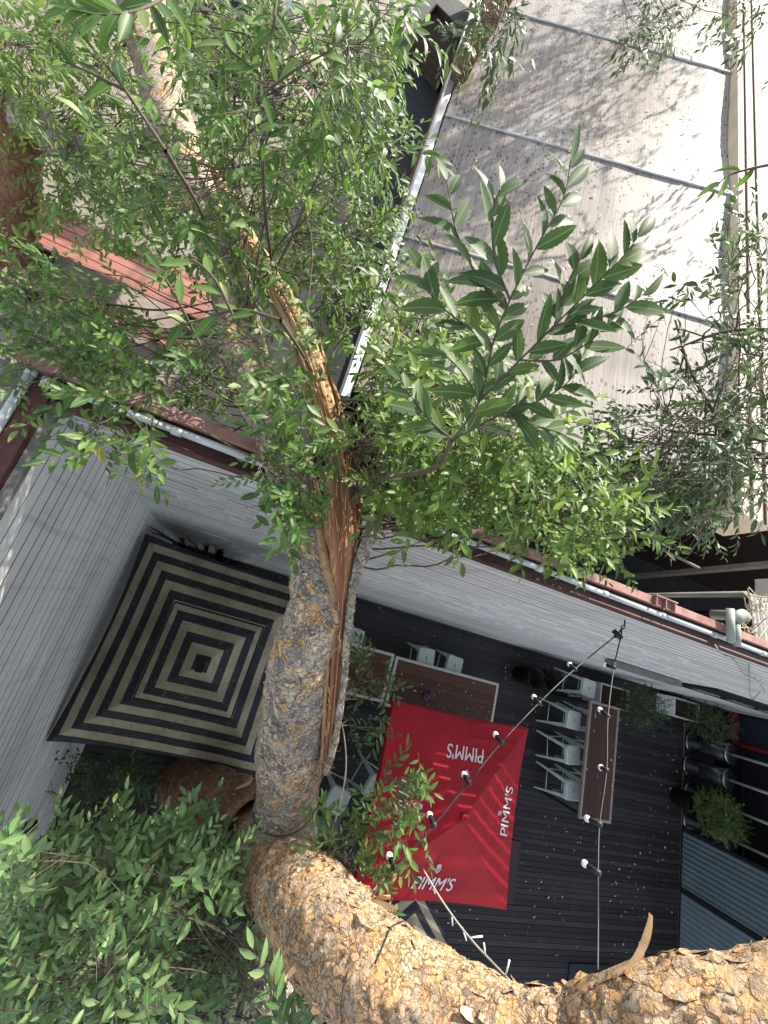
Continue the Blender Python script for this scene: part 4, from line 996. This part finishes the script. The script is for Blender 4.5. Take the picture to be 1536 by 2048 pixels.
# splinters standing off the scar and rim of live bark
b = MB()
for _ in range(520):
    i = R.randint(3, FW['n'] - 40); j = R.randrange(FW['k']); p = FW['V'][i, j]; t = FW['T'][i] * R.choice((1, 1, 1, -1)); o = norm(p - FW['P'][i]); L_ = R.uniform(.02, .09)
    e = p + t * L_ + o * R.uniform(.002, .02) + rv() * .004; b.bar(p, e, R.uniform(.002, .005), .0018, tuple(o), .0006, .0006)
for _ in range(90):
    i = R.randint(2, 60); j = R.randrange(FW['k']); p = FW['V'][i, j]; o = norm(p - FW['P'][i]); m1 = p + o * .02 + rv() * .01; e = m1 + rv() * .02
    b.tube([p, m1, e], [.0014, .001, .0006], 4, False)
b.build('splinters', M['peel'], elm)
rim_px = [(652, 1545, 2.18, 6), (670, 1480, 2.1, 6), (686, 1380, 2.02, 6), (694, 1280, 1.98, 8), (704, 1190, 1.95, 9), (718, 1130, 1.94, 11), (738, 1075, 1.95, 14), (748, 1030, 1.98, 9)]
FR = limb(rim_px, 140, 24, .006, 51); build_limb(FR, 'bark_rim', M['bark_pale'], elm, flakes(FR, 120, .05, .95, .012, .008))
rim2_px = [(644, 1520, 2.16, 3), (650, 1400, 2.04, 4), (658, 1280, 1.98, 4), (664, 1180, 1.95, 7), (650, 1120, 1.94, 9), (640, 1060, 1.96, 9), (632, 1000, 2.0, 5)]
FR = limb(rim2_px, 140, 20, .007, 61); build_limb(FR, 'bark_rim', M['torn_rim'], elm)
def peel(pts, w):
    b = MB()
    P = smooth_path([at(*p) for p in pts], 16)
    for i in range(15):
        t = norm(P[i + 1] - P[i]); s = norm(np.cross(t, ray(768, 1024))); w0 = w * math.sin(math.pi * (.12 + .8 * i / 16)); w1 = w * math.sin(math.pi * (.12 + .8 * (i + 1) / 16)); n_ = np.cross(s, t) * .003
        q = [P[i] - s * w0, P[i] + s * w0, P[i + 1] + s * w1, P[i + 1] - s * w1]; mid = [(P[i] + n_ * 3), (P[i + 1] + n_ * 3)]
        b.add([q[0], mid[0], q[1], q[2], mid[1], q[3]], [(0, 1, 4, 5), (1, 2, 3, 4)])
    b.build('bark_peel', M['peel'], elm)
peel([(1225, 1945, 1.2), (1262, 1928, 1.16), (1285, 1895, 1.13), (1296, 1862, 1.11), (1302, 1832, 1.1)], .013)
peel([(1250, 1935, 1.2), (1278, 1915, 1.17), (1282, 1890, 1.16)], .012)
peel([(740, 1800, 1.72), (765, 1808, 1.68), (785, 1818, 1.66), (793, 1812, 1.64)], .016)
peel([(745, 1798, 1.72), (765, 1795, 1.69), (780, 1795, 1.66)], .012)
peel([(470, 1578, 3.0), (490, 1568, 2.95), (500, 1560, 2.92), (502, 1552, 2.9)], .02)
b = MB()
for _ in range(26):
    x = R.randint(70, 250); th = R.randrange(F2['k']); p = F2['V'][x, th]; o = norm(p - F2['P'][x])
    if o[2] < .2: continue
    q = p + o * .01; t = norm(F2['T'][x] * R.uniform(-1, 1) + rv() * .4); L_ = R.uniform(.03, .07); w = R.uniform(.008, .018); s = norm(np.cross(t, o)); P4 = [p - o * .004, p + t * L_ * .5 + o * .008, p + t * L_ + o * .028]
    b.add([P4[0] - s * w, P4[0] + s * w, P4[1] + s * w, P4[1] - s * w, P4[2] + s * w * .5, P4[2] - s * w * .5], [(0, 1, 2, 3), (3, 2, 4, 5)])
b.build('peeling_strips', M['peel'], elm)

# --- crown of the split tree
def on_limb(F, lo, hi): return lambda: F['P'][int(R.uniform(lo, hi) * (F['n'] - 1))] + rv() * .01
hubs = {'mid': at(690, 1010, 2.0), 'low': at(500, 1760, 2.5), 'up': at(470, 600, 2.5), 'top': at(400, 400, 2.95), 'right': at(1950, 1000, 1.85), 'fork': at(640, 1690, 2.2), 'tip': at(560, 580, 2.3)}
RB = [smooth_path([at(*p) for p in c], 20) for c in ([(1950, 1000, 1.85), (1700, 890, 2.1), (1530, 880, 2.2), (1330, 860, 2.3)], [(1950, 1000, 1.85), (1700, 930, 2.1), (1500, 900, 2.2), (1390, 760, 2.4), (1350, 640, 2.5)], [(1950, 1000, 1.85), (1650, 700, 2.2), (1480, 660, 2.4), (1340, 700, 2.5)])]
hubs.update(right=lambda: R.choice(RB)[R.randint(7, 18)], up=on_limb(F1, .48, .66), top=on_limb(F1, .62, .88), tip=on_limb(FW, .6, .95), mid=lambda: (FW['P'][int(R.uniform(.30, .58) * 259)] + np.array([.03, .03, 0])), barkl=on_limb(F1, .40, .52), low=on_limb(F3, .03, .5))
T = MB(); L = leafset()
A = [(870, 690, 130, 120, 1.7, 2.5, 46, 'mid'), (900, 860, 190, 110, 1.45, 2.2, 62, 'mid'), (1060, 990, 210, 85, 1.5, 2.2, 62, 'mid'), (830, 990, 110, 75, 1.45, 2.0, 24, 'mid'), (1150, 1075, 130, 55, 1.6, 2.2, 26, 'mid'), (780, 770, 60, 90, 1.6, 2.0, 12, 'mid'), (1010, 860, 120, 80, 1.3, 1.8, 16, 'mid')]
for cx, cy, rx, ry, d0, d1, n, h in A: cluster(L, T, cx, cy, rx, ry, d0, d1, n, hubs[h], .052)
for px, py, q in ((930, 900, 0), (1130, 1010, 0)): T.tube(smooth_path([at(690, 1010, 2.0), at(780, 940, 1.85), at(px, py, 1.75)], 14), [.014 - .0007 * i for i in range(14)], 7, False)
build_leaves(L, 'foliage', M['leaf_bright'], elm)
L = leafset()
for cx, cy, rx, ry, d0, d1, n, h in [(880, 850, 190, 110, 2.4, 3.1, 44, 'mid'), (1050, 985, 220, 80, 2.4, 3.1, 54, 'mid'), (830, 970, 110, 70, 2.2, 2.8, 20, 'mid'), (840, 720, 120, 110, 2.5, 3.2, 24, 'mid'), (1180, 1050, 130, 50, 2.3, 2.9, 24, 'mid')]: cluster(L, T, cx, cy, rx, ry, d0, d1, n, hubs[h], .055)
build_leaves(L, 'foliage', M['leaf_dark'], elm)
L = leafset()
A = [(575, 800, 60, 60, 1.55, 1.8, 8, 'barkl'), (575, 940, 60, 70, 1.5, 1.75, 11, 'barkl'), (590, 1025, 55, 50, 1.5, 1.7, 7, 'barkl'), (530, 530, 50, 50, 1.8, 2.1, 5, 'tip'), (600, 690, 50, 50, 1.6, 1.9, 5, 'tip'), (660, 860, 40, 40, 1.6, 1.8, 3, 'mid'), (660, 590, 120, 110, 2.4, 3.0, 34, 'tip'), (430, 720, 50, 70, 1.8, 2.2, 6, 'up'),
     (620, 430, 170, 130, 2.6, 3.3, 62, 'tip'), (740, 520, 80, 110, 1.9, 2.6, 24, 'tip'), (330, 350, 200, 120, 1.6, 2.6, 44, 'top'), (590, 160, 230, 160, 1.5, 2.6, 66, 'top'), (470, 60, 160, 70, 1.5, 2.3, 22, 'top'), (720, 250, 90, 120, 1.5, 2.3, 24, 'top'), (740, 60, 90, 70, 1.5, 2.2, 14, 'top'), (430, 500, 90, 60, 1.7, 2.2, 12, 'top')]
for cx, cy, rx, ry, d0, d1, n, h in A: cluster(L, T, cx, cy, rx, ry, d0, d1, n, hubs[h], .056)
build_leaves(L, 'foliage', M['leaf'], elm)
L = leafset()
A = [(120, 620, 150, 90, 1.8, 2.7, 30, 'up'), (130, 745, 170, 90, 1.6, 2.4, 40, 'up'), (235, 865, 80, 70, 1.5, 1.9, 12, 'up'), (330, 740, 90, 70, 2.6, 3.4, 18, 'up'), (60, 520, 70, 60, 1.8, 2.4, 8, 'up'), (385, 800, 70, 50, 3.0, 3.6, 9, 'up')]
for cx, cy, rx, ry, d0, d1, n, h in A: cluster(L, T, cx, cy, rx, ry, d0, d1, n, hubs[h], .056)
A = [(250, 1790, 240, 140, 1.7, 2.6, 46, 'low'), (150, 1950, 200, 120, 1.5, 2.3, 34, 'low'), (420, 1870, 110, 150, 2.0, 2.8, 40, 'low'), (330, 1990, 180, 80, 1.9, 2.6, 24, 'low'), (570, 2010, 50, 50, 1.5, 1.9, 7, 'low'), (50, 1760, 70, 80, 1.3, 1.7, 8, 'low'), (430, 1690, 90, 60, 2.1, 2.6, 14, 'low'), (300, 1700, 130, 60, 1.9, 2.5, 24, 'low'), (90, 1860, 110, 80, 1.6, 2.2, 14, 'low')]
A2 = [(250, 1800, 240, 140, 1.8, 2.6, 46, 'low'), (150, 1960, 200, 110, 1.6, 2.3, 40, 'low'), (120, 1860, 130, 90, 1.7, 2.2, 20, 'low')]
build_leaves(L, 'foliage', M['leaf'], elm); L = leafset()
for cx, cy, rx, ry, d0, d1, n, h in A: cluster(L, T, cx, cy, rx, ry, d0, d1, n, hubs[h], .060)
build_leaves(L, 'foliage', M['leaf_soft'], elm)
L = leafset()
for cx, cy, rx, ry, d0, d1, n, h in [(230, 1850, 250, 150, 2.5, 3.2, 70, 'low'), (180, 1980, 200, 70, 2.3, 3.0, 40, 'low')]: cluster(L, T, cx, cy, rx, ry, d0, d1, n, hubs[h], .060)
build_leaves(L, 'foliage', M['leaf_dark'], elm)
L = leafset()
for cx, cy, rx, ry, d0, d1, n, h in A2: cluster(L, T, cx, cy, rx, ry, d0, d1, n, hubs[h], .060)
build_leaves(L, 'foliage', M['leaf_soft'], elm)
L = leafset()
A = [(800, 1590, 65, 60, 2.0, 2.35, 14, 'fork'), (820, 1670, 45, 50, 2.0, 2.3, 7, 'fork'), (710, 1690, 70, 45, 2.0, 2.3, 10, 'fork'), (740, 1745, 50, 30, 2.0, 2.3, 4, 'fork'), (660, 1660, 30, 40, 2.0, 2.2, 4, 'fork')]
for cx, cy, rx, ry, d0, d1, n, h in A: cluster(L, T, cx, cy, rx, ry, d0, d1, n, hubs[h], .052, (.14, .24), nb=2, br=.004)
build_leaves(L, 'foliage', M['leaf'], elm)
b = MB(); b.tube(smooth_path([at(655, 1700, 2.2), at(690, 1560, 2.15), at(688, 1470, 2.15), at(672, 1410, 2.2)], 14), [.006 - .0003 * i for i in range(14)], 6, False); b.build('bare_twig', M['pale_twig'], elm, True)
L = leafset()
cluster(L, T, 735, 1360, 55, 60, 2.5, 2.9, 14, at(675, 1410, 2.2), .048, (.14, .24), nb=2, br=.004)
cluster(L, T, 735, 1455, 50, 22, 2.3, 2.6, 5, at(680, 1450, 2.2), .048, (.14, .24), nb=2, br=.003)
# right-hand boughs hanging in from outside the picture
A = [(1400, 720, 150, 180, 1.9, 3.0, 30), (1340, 890, 170, 110, 1.9, 2.9, 62), (1250, 990, 140, 75, 1.9, 2.7, 44), (1470, 930, 70, 110, 1.8, 2.6, 22), (1490, 520, 50, 110, 1.9, 2.6, 14), (1490, 760, 60, 130, 2.0, 2.8, 24), (1180, 920, 90, 60, 1.9, 2.5, 18), (1350, 1050, 100, 45, 1.9, 2.5, 14)]
for cx, cy, rx, ry, d0, d1, n in A: cluster(L, T, cx, cy, rx, ry, d0, d1, n, hubs['right'], .052, nb=5, br=.009, tilt=.7)
for c in ([(1950, 1000, 1.85), (1700, 890, 2.1), (1530, 880, 2.2), (1330, 860, 2.3)], [(1950, 1000, 1.85), (1700, 930, 2.1), (1500, 900, 2.2), (1390, 760, 2.4), (1350, 640, 2.5)], [(1950, 1000, 1.85), (1650, 700, 2.2), (1480, 660, 2.4), (1340, 700, 2.5)]):
    T.tube(smooth_path([at(*p) for p in c], 20), [.022 - .0009 * i for i in range(20)], 7, False)
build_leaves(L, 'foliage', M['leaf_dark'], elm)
# the big near spray in the middle of the picture, each stem placed by itself
L = leafset()
D = .80
T.tube(smooth_path([at(690, 1010, 2.0), at(760, 960, 1.6), at(860, 940, 1.1), at(905, 880, .9)], 16), [.012 - .0005 * i for i in range(16)], 7, False)
for pts in ([(905, 880, .9), (960, 800, .84), (985, 690, .8), (1020, 600, .78), (1075, 490, .76), (1125, 400, .75), (1142, 320, .74)], [(1010, 610, .78), (960, 560, .77), (915, 470, .75), (893, 360, .74)], [(985, 690, .8), (930, 650, .8), (870, 600, .78), (845, 540, .78)], [(1020, 600, .78), (990, 520, .76), (985, 430, .74), (1000, 380, .73)],
            [(960, 800, .84), (1040, 720, .82), (1110, 650, .8), (1180, 580, .78), (1240, 520, .76), (1275, 475, .75)], [(1110, 650, .8), (1130, 580, .79), (1160, 520, .78)], [(1110, 650, .8), (1180, 640, .79), (1240, 620, .78), (1285, 590, .77)], [(1040, 720, .82), (1110, 720, .82), (1170, 690, .81), (1215, 650, .8)],
            [(905, 880, .9), (1000, 830, .88), (1080, 800, .86), (1140, 760, .85), (1170, 700, .85)], [(1000, 830, .88), (1070, 850, .87), (1130, 870, .87)], [(905, 880, .9), (850, 830, .9), (800, 760, .92)], [(960, 800, .84), (920, 740, .83), (880, 700, .82)]):
    stem(L, T, pts, .076, .0028, .021, .08, .55, .37)
build_leaves(L, 'foliage', M['leaf_near'], elm, hi=True)
# near sprays at top left and around the limb
L = leafset()
for pts in ([(560, 640, 1.0), (480, 620, 1.0), (400, 640, 1.02), (330, 660, 1.05)], [(470, 640, 1.0), (430, 560, .98), (380, 520, .97), (330, 540, .97)], [(400, 690, 1.1), (350, 590, 1.0), (320, 540, .98)], [(330, 300, 1.0), (250, 180, .95), (180, 90, .92), (110, 10, .9)], [(250, 180, .95), (190, 150, .92), (120, 120, .9)], [(470, -120, 1.5), (360, -30, 1.0), (290, 15, .85), (200, 30, .8), (130, 10, .8)],
            [(555, -20, 1.2), (545, 60, 1.2), (522, 150, 1.22), (524, 280, 1.3)], [(522, 150, 1.22), (460, 100, 1.2), (420, 60, 1.2)], [(524, 190, 1.25), (590, 140, 1.22), (660, 100, 1.2), (720, 40, 1.2)], [(1536, 330, 1.3), (1490, 340, 1.3), (1450, 355, 1.3), (1430, 380, 1.3)]):
    stem(L, T, pts, .075, .0045, .045, .2, .5, .30)
build_leaves(L, 'foliage', M['leaf'], elm, hi=True)
T.tube(smooth_path([at(524, 280, 1.3), at(530, 420, 1.6), at(545, 540, 2.2)], 10), .007, 6, False)
T.tube(smooth_path([at(330, 300, 1.0), at(400, 420, 1.6), at(420, 480, 2.6)], 10), .006, 6, False)
T.tube(smooth_path([at(560, 640, 1.0), at(600, 700, 1.5), at(622, 740, 2.1)], 10), .006, 6, False)
for c, r0 in (([(0, 560, 2.2), (120, 595, 2.15), (230, 610, 2.1), (330, 620, 2.2), (440, 600, 2.5)], .008), ([(360, 820, 3.4), (410, 760, 3.2), (440, 730, 2.6)], .012), ([(600, 150, 2.4), (560, 220, 2.4), (530, 290, 2.5)], .009), ([(840, 960, 1.8), (900, 930, 1.7), (1000, 900, 1.6)], .008), ([(20, 700, 2.0), (120, 680, 2.1), (250, 650, 2.2), (430, 620, 2.5)], .007)):
    T.tube(smooth_path([at(*p) for p in c], 16), [r0 * (1 - .03 * i) for i in range(16)], 6, False)
T.build('twigs', M['twig_bark'], elm, True)

# --- left tree
p0 = onz(20, 560, 0); lt = thing('red_barked_tree', 'reddish-brown trunk at the left edge with a bough arching across the leaves', 'tree', p0)
FL = limb([(20, 560, depth(p0), 46), (22, 470, 6.2, 44), (30, 370, 5.3, 42), (34, 270, 4.7, 40), (-10, 180, 4.3, 40), (-120, 60, 4.1, 38)], 100, 40, .014, 71); build_limb(FL, 'trunk', M['bark_red'], lt, flakes(FL, 200, .05, .95, .03, .015))
FL = limb([(20, 230, 4.5, 34), (70, 235, 4.4, 32), (110, 280, 4.35, 30), (170, 305, 4.3, 26), (250, 300, 4.2, 20), (330, 250, 4.1, 10)], 80, 32, .012, 81); build_limb(FL, 'bough', M['bark_pale'], lt)
L = leafset(); T = MB(); hb = on_limb(FL, .05, .95)
for cx, cy, rx, ry, d0, d1, n in ((120, 330, 130, 100, 3.6, 4.8, 30), (500, 420, 150, 120, 3.9, 5.0, 40), (690, 180, 120, 150, 3.6, 4.6, 36), (330, 60, 170, 80, 3.6, 4.8, 34), (330, 470, 130, 80, 3.8, 4.8, 30), (420, 320, 110, 90, 3.8, 4.8, 24), (200, 210, 150, 110, 4.4, 5.4, 34), (330, 380, 120, 80, 4.4, 5.4, 24), (190, 300, 120, 80, 3.8, 5.0, 24), (120, 110, 170, 130, 2.8, 4.2, 70), (40, 60, 110, 90, 2.4, 3.6, 30), (400, 110, 120, 110, 3.2, 4.4, 36), (170, 420, 90, 60, 3.6, 4.6, 14), (700, 360, 130, 120, 3.4, 4.6, 30), (590, 300, 160, 100, 3.2, 4.4, 30)): cluster(L, T, cx, cy, rx, ry, d0, d1, n, hb, .066, (.25, .45), nb=4, br=.012)
build_leaves(L, 'foliage', M['leaf_bright'], lt); T.build('twigs', M['twig_bark'], lt, True)

# --- tree beside the shed
p0 = np.array([1.86, 8.35, 0.0]); rt2 = thing('slender_tree', 'brown trunk rising past the left edge of the shed roof', 'tree', p0)
FS = limb_w(np.array([p0, [1.72, 8.4, 2.0], [1.62, 8.3, 3.3], [1.75, 8.45, 4.2], [2.0, 9.0, 5.6], [2.6, 10.2, 7.2], [3.6, 11.6, 8.4]]), np.array([.2, .18, .17, .16, .15, .13, .1]), 100, 32, .012, 91)
build_limb(FS, 'trunk', M['bark_red'], rt2, flakes(FS, 160, .2, .95, .03, .015))
L = leafset(); T = MB(); hb = np.array([2.3, 9.6, 6.4])
def cloud(c, s, n, leaf):  # unseen leaf masses, added sunward to throw shade on the roof
    for _ in range(n):
        e = np.array(c) + rv() * np.array(s); spray(L, T, e, norm(rv() + np.array([0, 0, -.2])), R.uniform(.3, .5), leaf, tilt=.9)
    T.tube(bez(hb, (hb + np.array(c)) / 2 + np.array([0, 0, .3]), np.array(c), 8), [.05 - .005 * i for i in range(8)], 6, False)
for c, s, n in (((4.3, 11.6, 6.6), (.7, .8, .45), 110), ((5.4, 12.4, 6.9), (.6, .8, .5), 70), ((3.6, 10.4, 6.3), (.5, .5, .35), 60), ((3.3, 13.2, 6.6), (.8, .7, .4), 70), ((6.6, 14.5, 7.2), (.7, .7, .5), 50)): cloud(c, s, n, .08)
for px, py, n in ((1000, 150, 150), (1130, 100, 150), (930, 260, 130), (1230, 60, 110), (1060, 260, 120), (960, 340, 50), (880, 330, 40), (1180, 180, 40), (1050, 400, 36), (1150, 560, 26)):
    g = onz(px, py, 3.7); cloud(g + np.array(SUN_DIR) * R.uniform(4.6, 5.6), (.55, .45, .3), n, .085)
for cx, cy, rx, ry, d0, d1, n in ((985, 90, 50, 90, 2.2, 2.8, 10), (1010, 30, 60, 50, 2.2, 2.8, 7)): cluster(L, T, cx, cy, rx, ry, d0, d1, n, at(980, -60, 3.0), .06, nb=2, br=.006)
for cx, cy, rx, ry, d0, d1, n in ((1320, 50, 60, 60, 3.2, 4.4, 22), (1280, 90, 40, 30, 3.4, 4.4, 6), (1490, 50, 40, 60, 2.8, 3.6, 8), (920, 90, 40, 60, 3.6, 4.4, 8)): cluster(L, T, cx, cy, rx, ry, d0, d1, n, at(1250, -150, 4.2), .055, nb=3, br=.008)
build_leaves(L, 'foliage', M['leaf_dark'], rt2); T.build('twigs', M['twig_bark'], rt2, True)

# --- sapling against the left wall
p0 = onz(128, 1650, 0); sap = thing('wall_sapling', 'small leafy sapling growing by the foot of the left wall', 'sapling', p0)
L = leafset(); T = MB(); hb = onz(128, 1600, .9); T.tube(smooth_path([p0, (p0 + hb) / 2 + np.array([.03, 0, 0]), hb], 8), .014, 6, False)
for cx, cy, rx, ry, d0, d1, n in ((80, 1545, 70, 40, 4.4, 5.0, 12), (215, 1555, 80, 45, 4.6, 5.4, 34), (140, 1690, 40, 30, 4.8, 5.4, 6), (190, 1600, 60, 40, 4.6, 5.2, 10)): cluster(L, T, cx, cy, rx, ry, d0, d1, n, hb, .075, (.25, .4), nb=3, br=.008)
build_leaves(L, 'foliage', M['leaf_dark'], sap); T.build('stems', M['twig_bark'], sap, True)

# dry creeper twigs at the right edge
cr = thing('dead_creeper', 'tangle of bare dry creeper stems over the white awning at right', 'plant', onz(1500, 1240, 5.0)); b = MB()
for _ in range(26):
    a = onz(R.uniform(1470, 1545), R.uniform(1180, 1300), 4.98); pts = [a]
    for k in range(5): pts.append(pts[-1] + np.array([R.uniform(-.12, .12), R.uniform(-.12, .12), R.uniform(-.02, .07)]))
    b.tube(smooth_path(pts, 14), .005, 5, False)
b.build('stems', M['pale_twig'], cr, True)

# ------------------------------------------------------------------ string lights
def lerp_px(a, c, t):
    """point a fraction t of the way, in the picture, along a straight cable from a to c (px, py, depth)"""
    return at(a[0] + (c[0] - a[0]) * t, a[1] + (c[1] - a[1]) * t, 1 / ((1 - t) / a[2] + t / c[2]))
def festoon(label, cable, bulbs, mat='cable_black'):
    W = [at(*p) for p in cable]; root = thing('festoon_string', label, 'string lights', W[0], 0, 'festoon light strings')
    b = MB(); b.tube(smooth_path(W, 60), .0048, 8); b.build('cable', M[mat], root, True)
    for px, py, dx, dy, d in bulbs:
        p = at(px, py, d); e = at(px + dx, py + dy, d * 1.005) - p; e = norm(e) if np.linalg.norm(e) > 1e-6 else np.array([0, 0, -1.])
        e = norm(e * .45 + np.array([0, 0, -1.0])); b = MB(); b.tube([p - e * .012, p + e * .012, p + e * .02, p + e * .055], [.015, .015, .013, .014], 12); s = b.build('lamp_socket', M['cable_black'], root, True)
        b = MB(); rr = .0185; c = p + e * (.055 + rr * .8); pts = [c + e * (rr * -math.cos(t)) for t in np.linspace(.35, math.pi, 9)]; b.tube(pts, [max(.001, rr * math.sin(t)) for t in np.linspace(.35, math.pi, 9)], 16); b.build('bulb', M['bulb_frost'], s, True)
    return root
HK = ony(1250, 1240, -.01); dh = depth(HK)
def dd(t, a, c): return 1 / ((1 - t) / a + t / c)
c1 = [(1236, 1268, dh * .985), (1150, 1338, dd(.16, dh, 1.9)), (1078, 1406, dd(.3, dh, 1.9)), (1003, 1485, dd(.45, dh, 1.9)), (937, 1566, dd(.58, dh, 1.9)), (868, 1650, dd(.71, dh, 1.9)), (790, 1738, dd(.85, dh, 1.9)), (742, 1795, 1.86)]
festoon('black festoon cable with frosted bulbs running diagonally over the red umbrella', c1, [(c1[0][0] + 2, c1[0][1] + 3, 8, 10, c1[0][2])] + [(p[0], p[1], dx, dy, p[2]) for p, (dx, dy) in zip(c1[1:7], ((3, -10), (3, -9), (0, -12), (1, -6), (0, -6), (-3, -14)))])
c2 = [(1243, 1268, dh * .985), (1228, 1335, dd(.10, dh, 1.85)), (1216, 1432, dd(.25, dh, 1.85)), (1213, 1540, dd(.4, dh, 1.85)), (1199, 1648, dd(.55, dh, 1.85)), (1196, 1745, dd(.7, dh, 1.85)), (1196, 1850, dd(.85, dh, 1.85)), (1195, 1960, 1.8)]
festoon('black festoon cable with frosted bulbs running straight down over the bar table', c2, [(p[0], p[1], dx, dy, p[2]) for p, (dx, dy) in zip(c2[1:6], ((-10, -6), (-2, -10), (6, 3), (-16, -3), (-18, -10), (-16, -10)))])
hk = thing('wall_hook', 'small metal hook on the white wall holding both festoon cables', 'hook', HK); b = MB()
b.tube([HK, HK + np.array([0, -.05, 0])], .006, 8); ring = HK + np.array([0, -.06, -.015]); b.tube([ring + np.array([.0, .016 * math.cos(a), .016 * math.sin(a)]) for a in np.linspace(0, 6.28, 13)], .004, 6)
e1 = at(1243, 1258, dh * .985); b.tube([ring, e1], .004, 6); b.tube([e1, at(*c1[0])], .006, 6); b.tube([e1, at(*c2[0])], .006, 6); b.tube([at(1228, 1262, dh * .985), at(1242, 1276, dh * .985)], .02, 10)
b.build('hook_wire', M['cable_black'], hk, True)
W = [at(846, 1738, 2.05), at(880, 1795, 1.95), at(915, 1845, 1.86), at(950, 1888, 1.78), at(985, 1925, 1.7), at(1020, 1962, 1.62)]
ic = thing('fairy_lights', 'pale icicle light string with small white tubes hanging by the limb', 'string lights', W[0]); b = MB(); b.tube(smooth_path(W, 40), .004, 6); b.build('cable', M['cable_pale'], ic, True)
IC = smooth_path(W, 40)
for k, (dx, dy) in zip((5, 13, 18, 21, 28, 37), ((2, 12), (2, 22), (7, 22), (26, -3), (-3, -24), (8, -32))):
    q = IC[k]; c = CAM_R @ (q - CAM_P); b = MB(); b.tube([q, at(c[0] / c[2] * F_PX + 768 + dx, c[1] / c[2] * F_PX + 1024 + dy, c[2])], .0035, 8); b.build('led_tube', M['led_white'], ic, True)
# cables wound round the limbs
def wrap(F, i0, i1, turns, a0, name):
    pts = []
    for s in np.linspace(0, 1, 60):
        i = int(i0 + (i1 - i0) * s); a = a0 + s * turns * 2 * math.pi; k = int(a / (2 * math.pi) * F['k']) % F['k']; q = F['V'][i, k]; pts.append(q + norm(q - F['P'][i]) * .009)
    return smooth_path(pts[::3], 90)
wr = thing('fairy_lights', 'dark thin light cable wound around the limbs at the fork', 'string lights', F1['P'][40])
for FF, i0, i1, tr_, a0, rr in ((F1, 62, 72, 1.1, 0, .003), (F1, 26, 34, 1.1, 1, .003), (F2, 110, 118, 1.0, 0, .0022)):
    b = MB(); b.tube(wrap(FF, i0, i1, tr_, a0, ''), rr, 6); b.build('cable', M['cable_black'], wr, True)
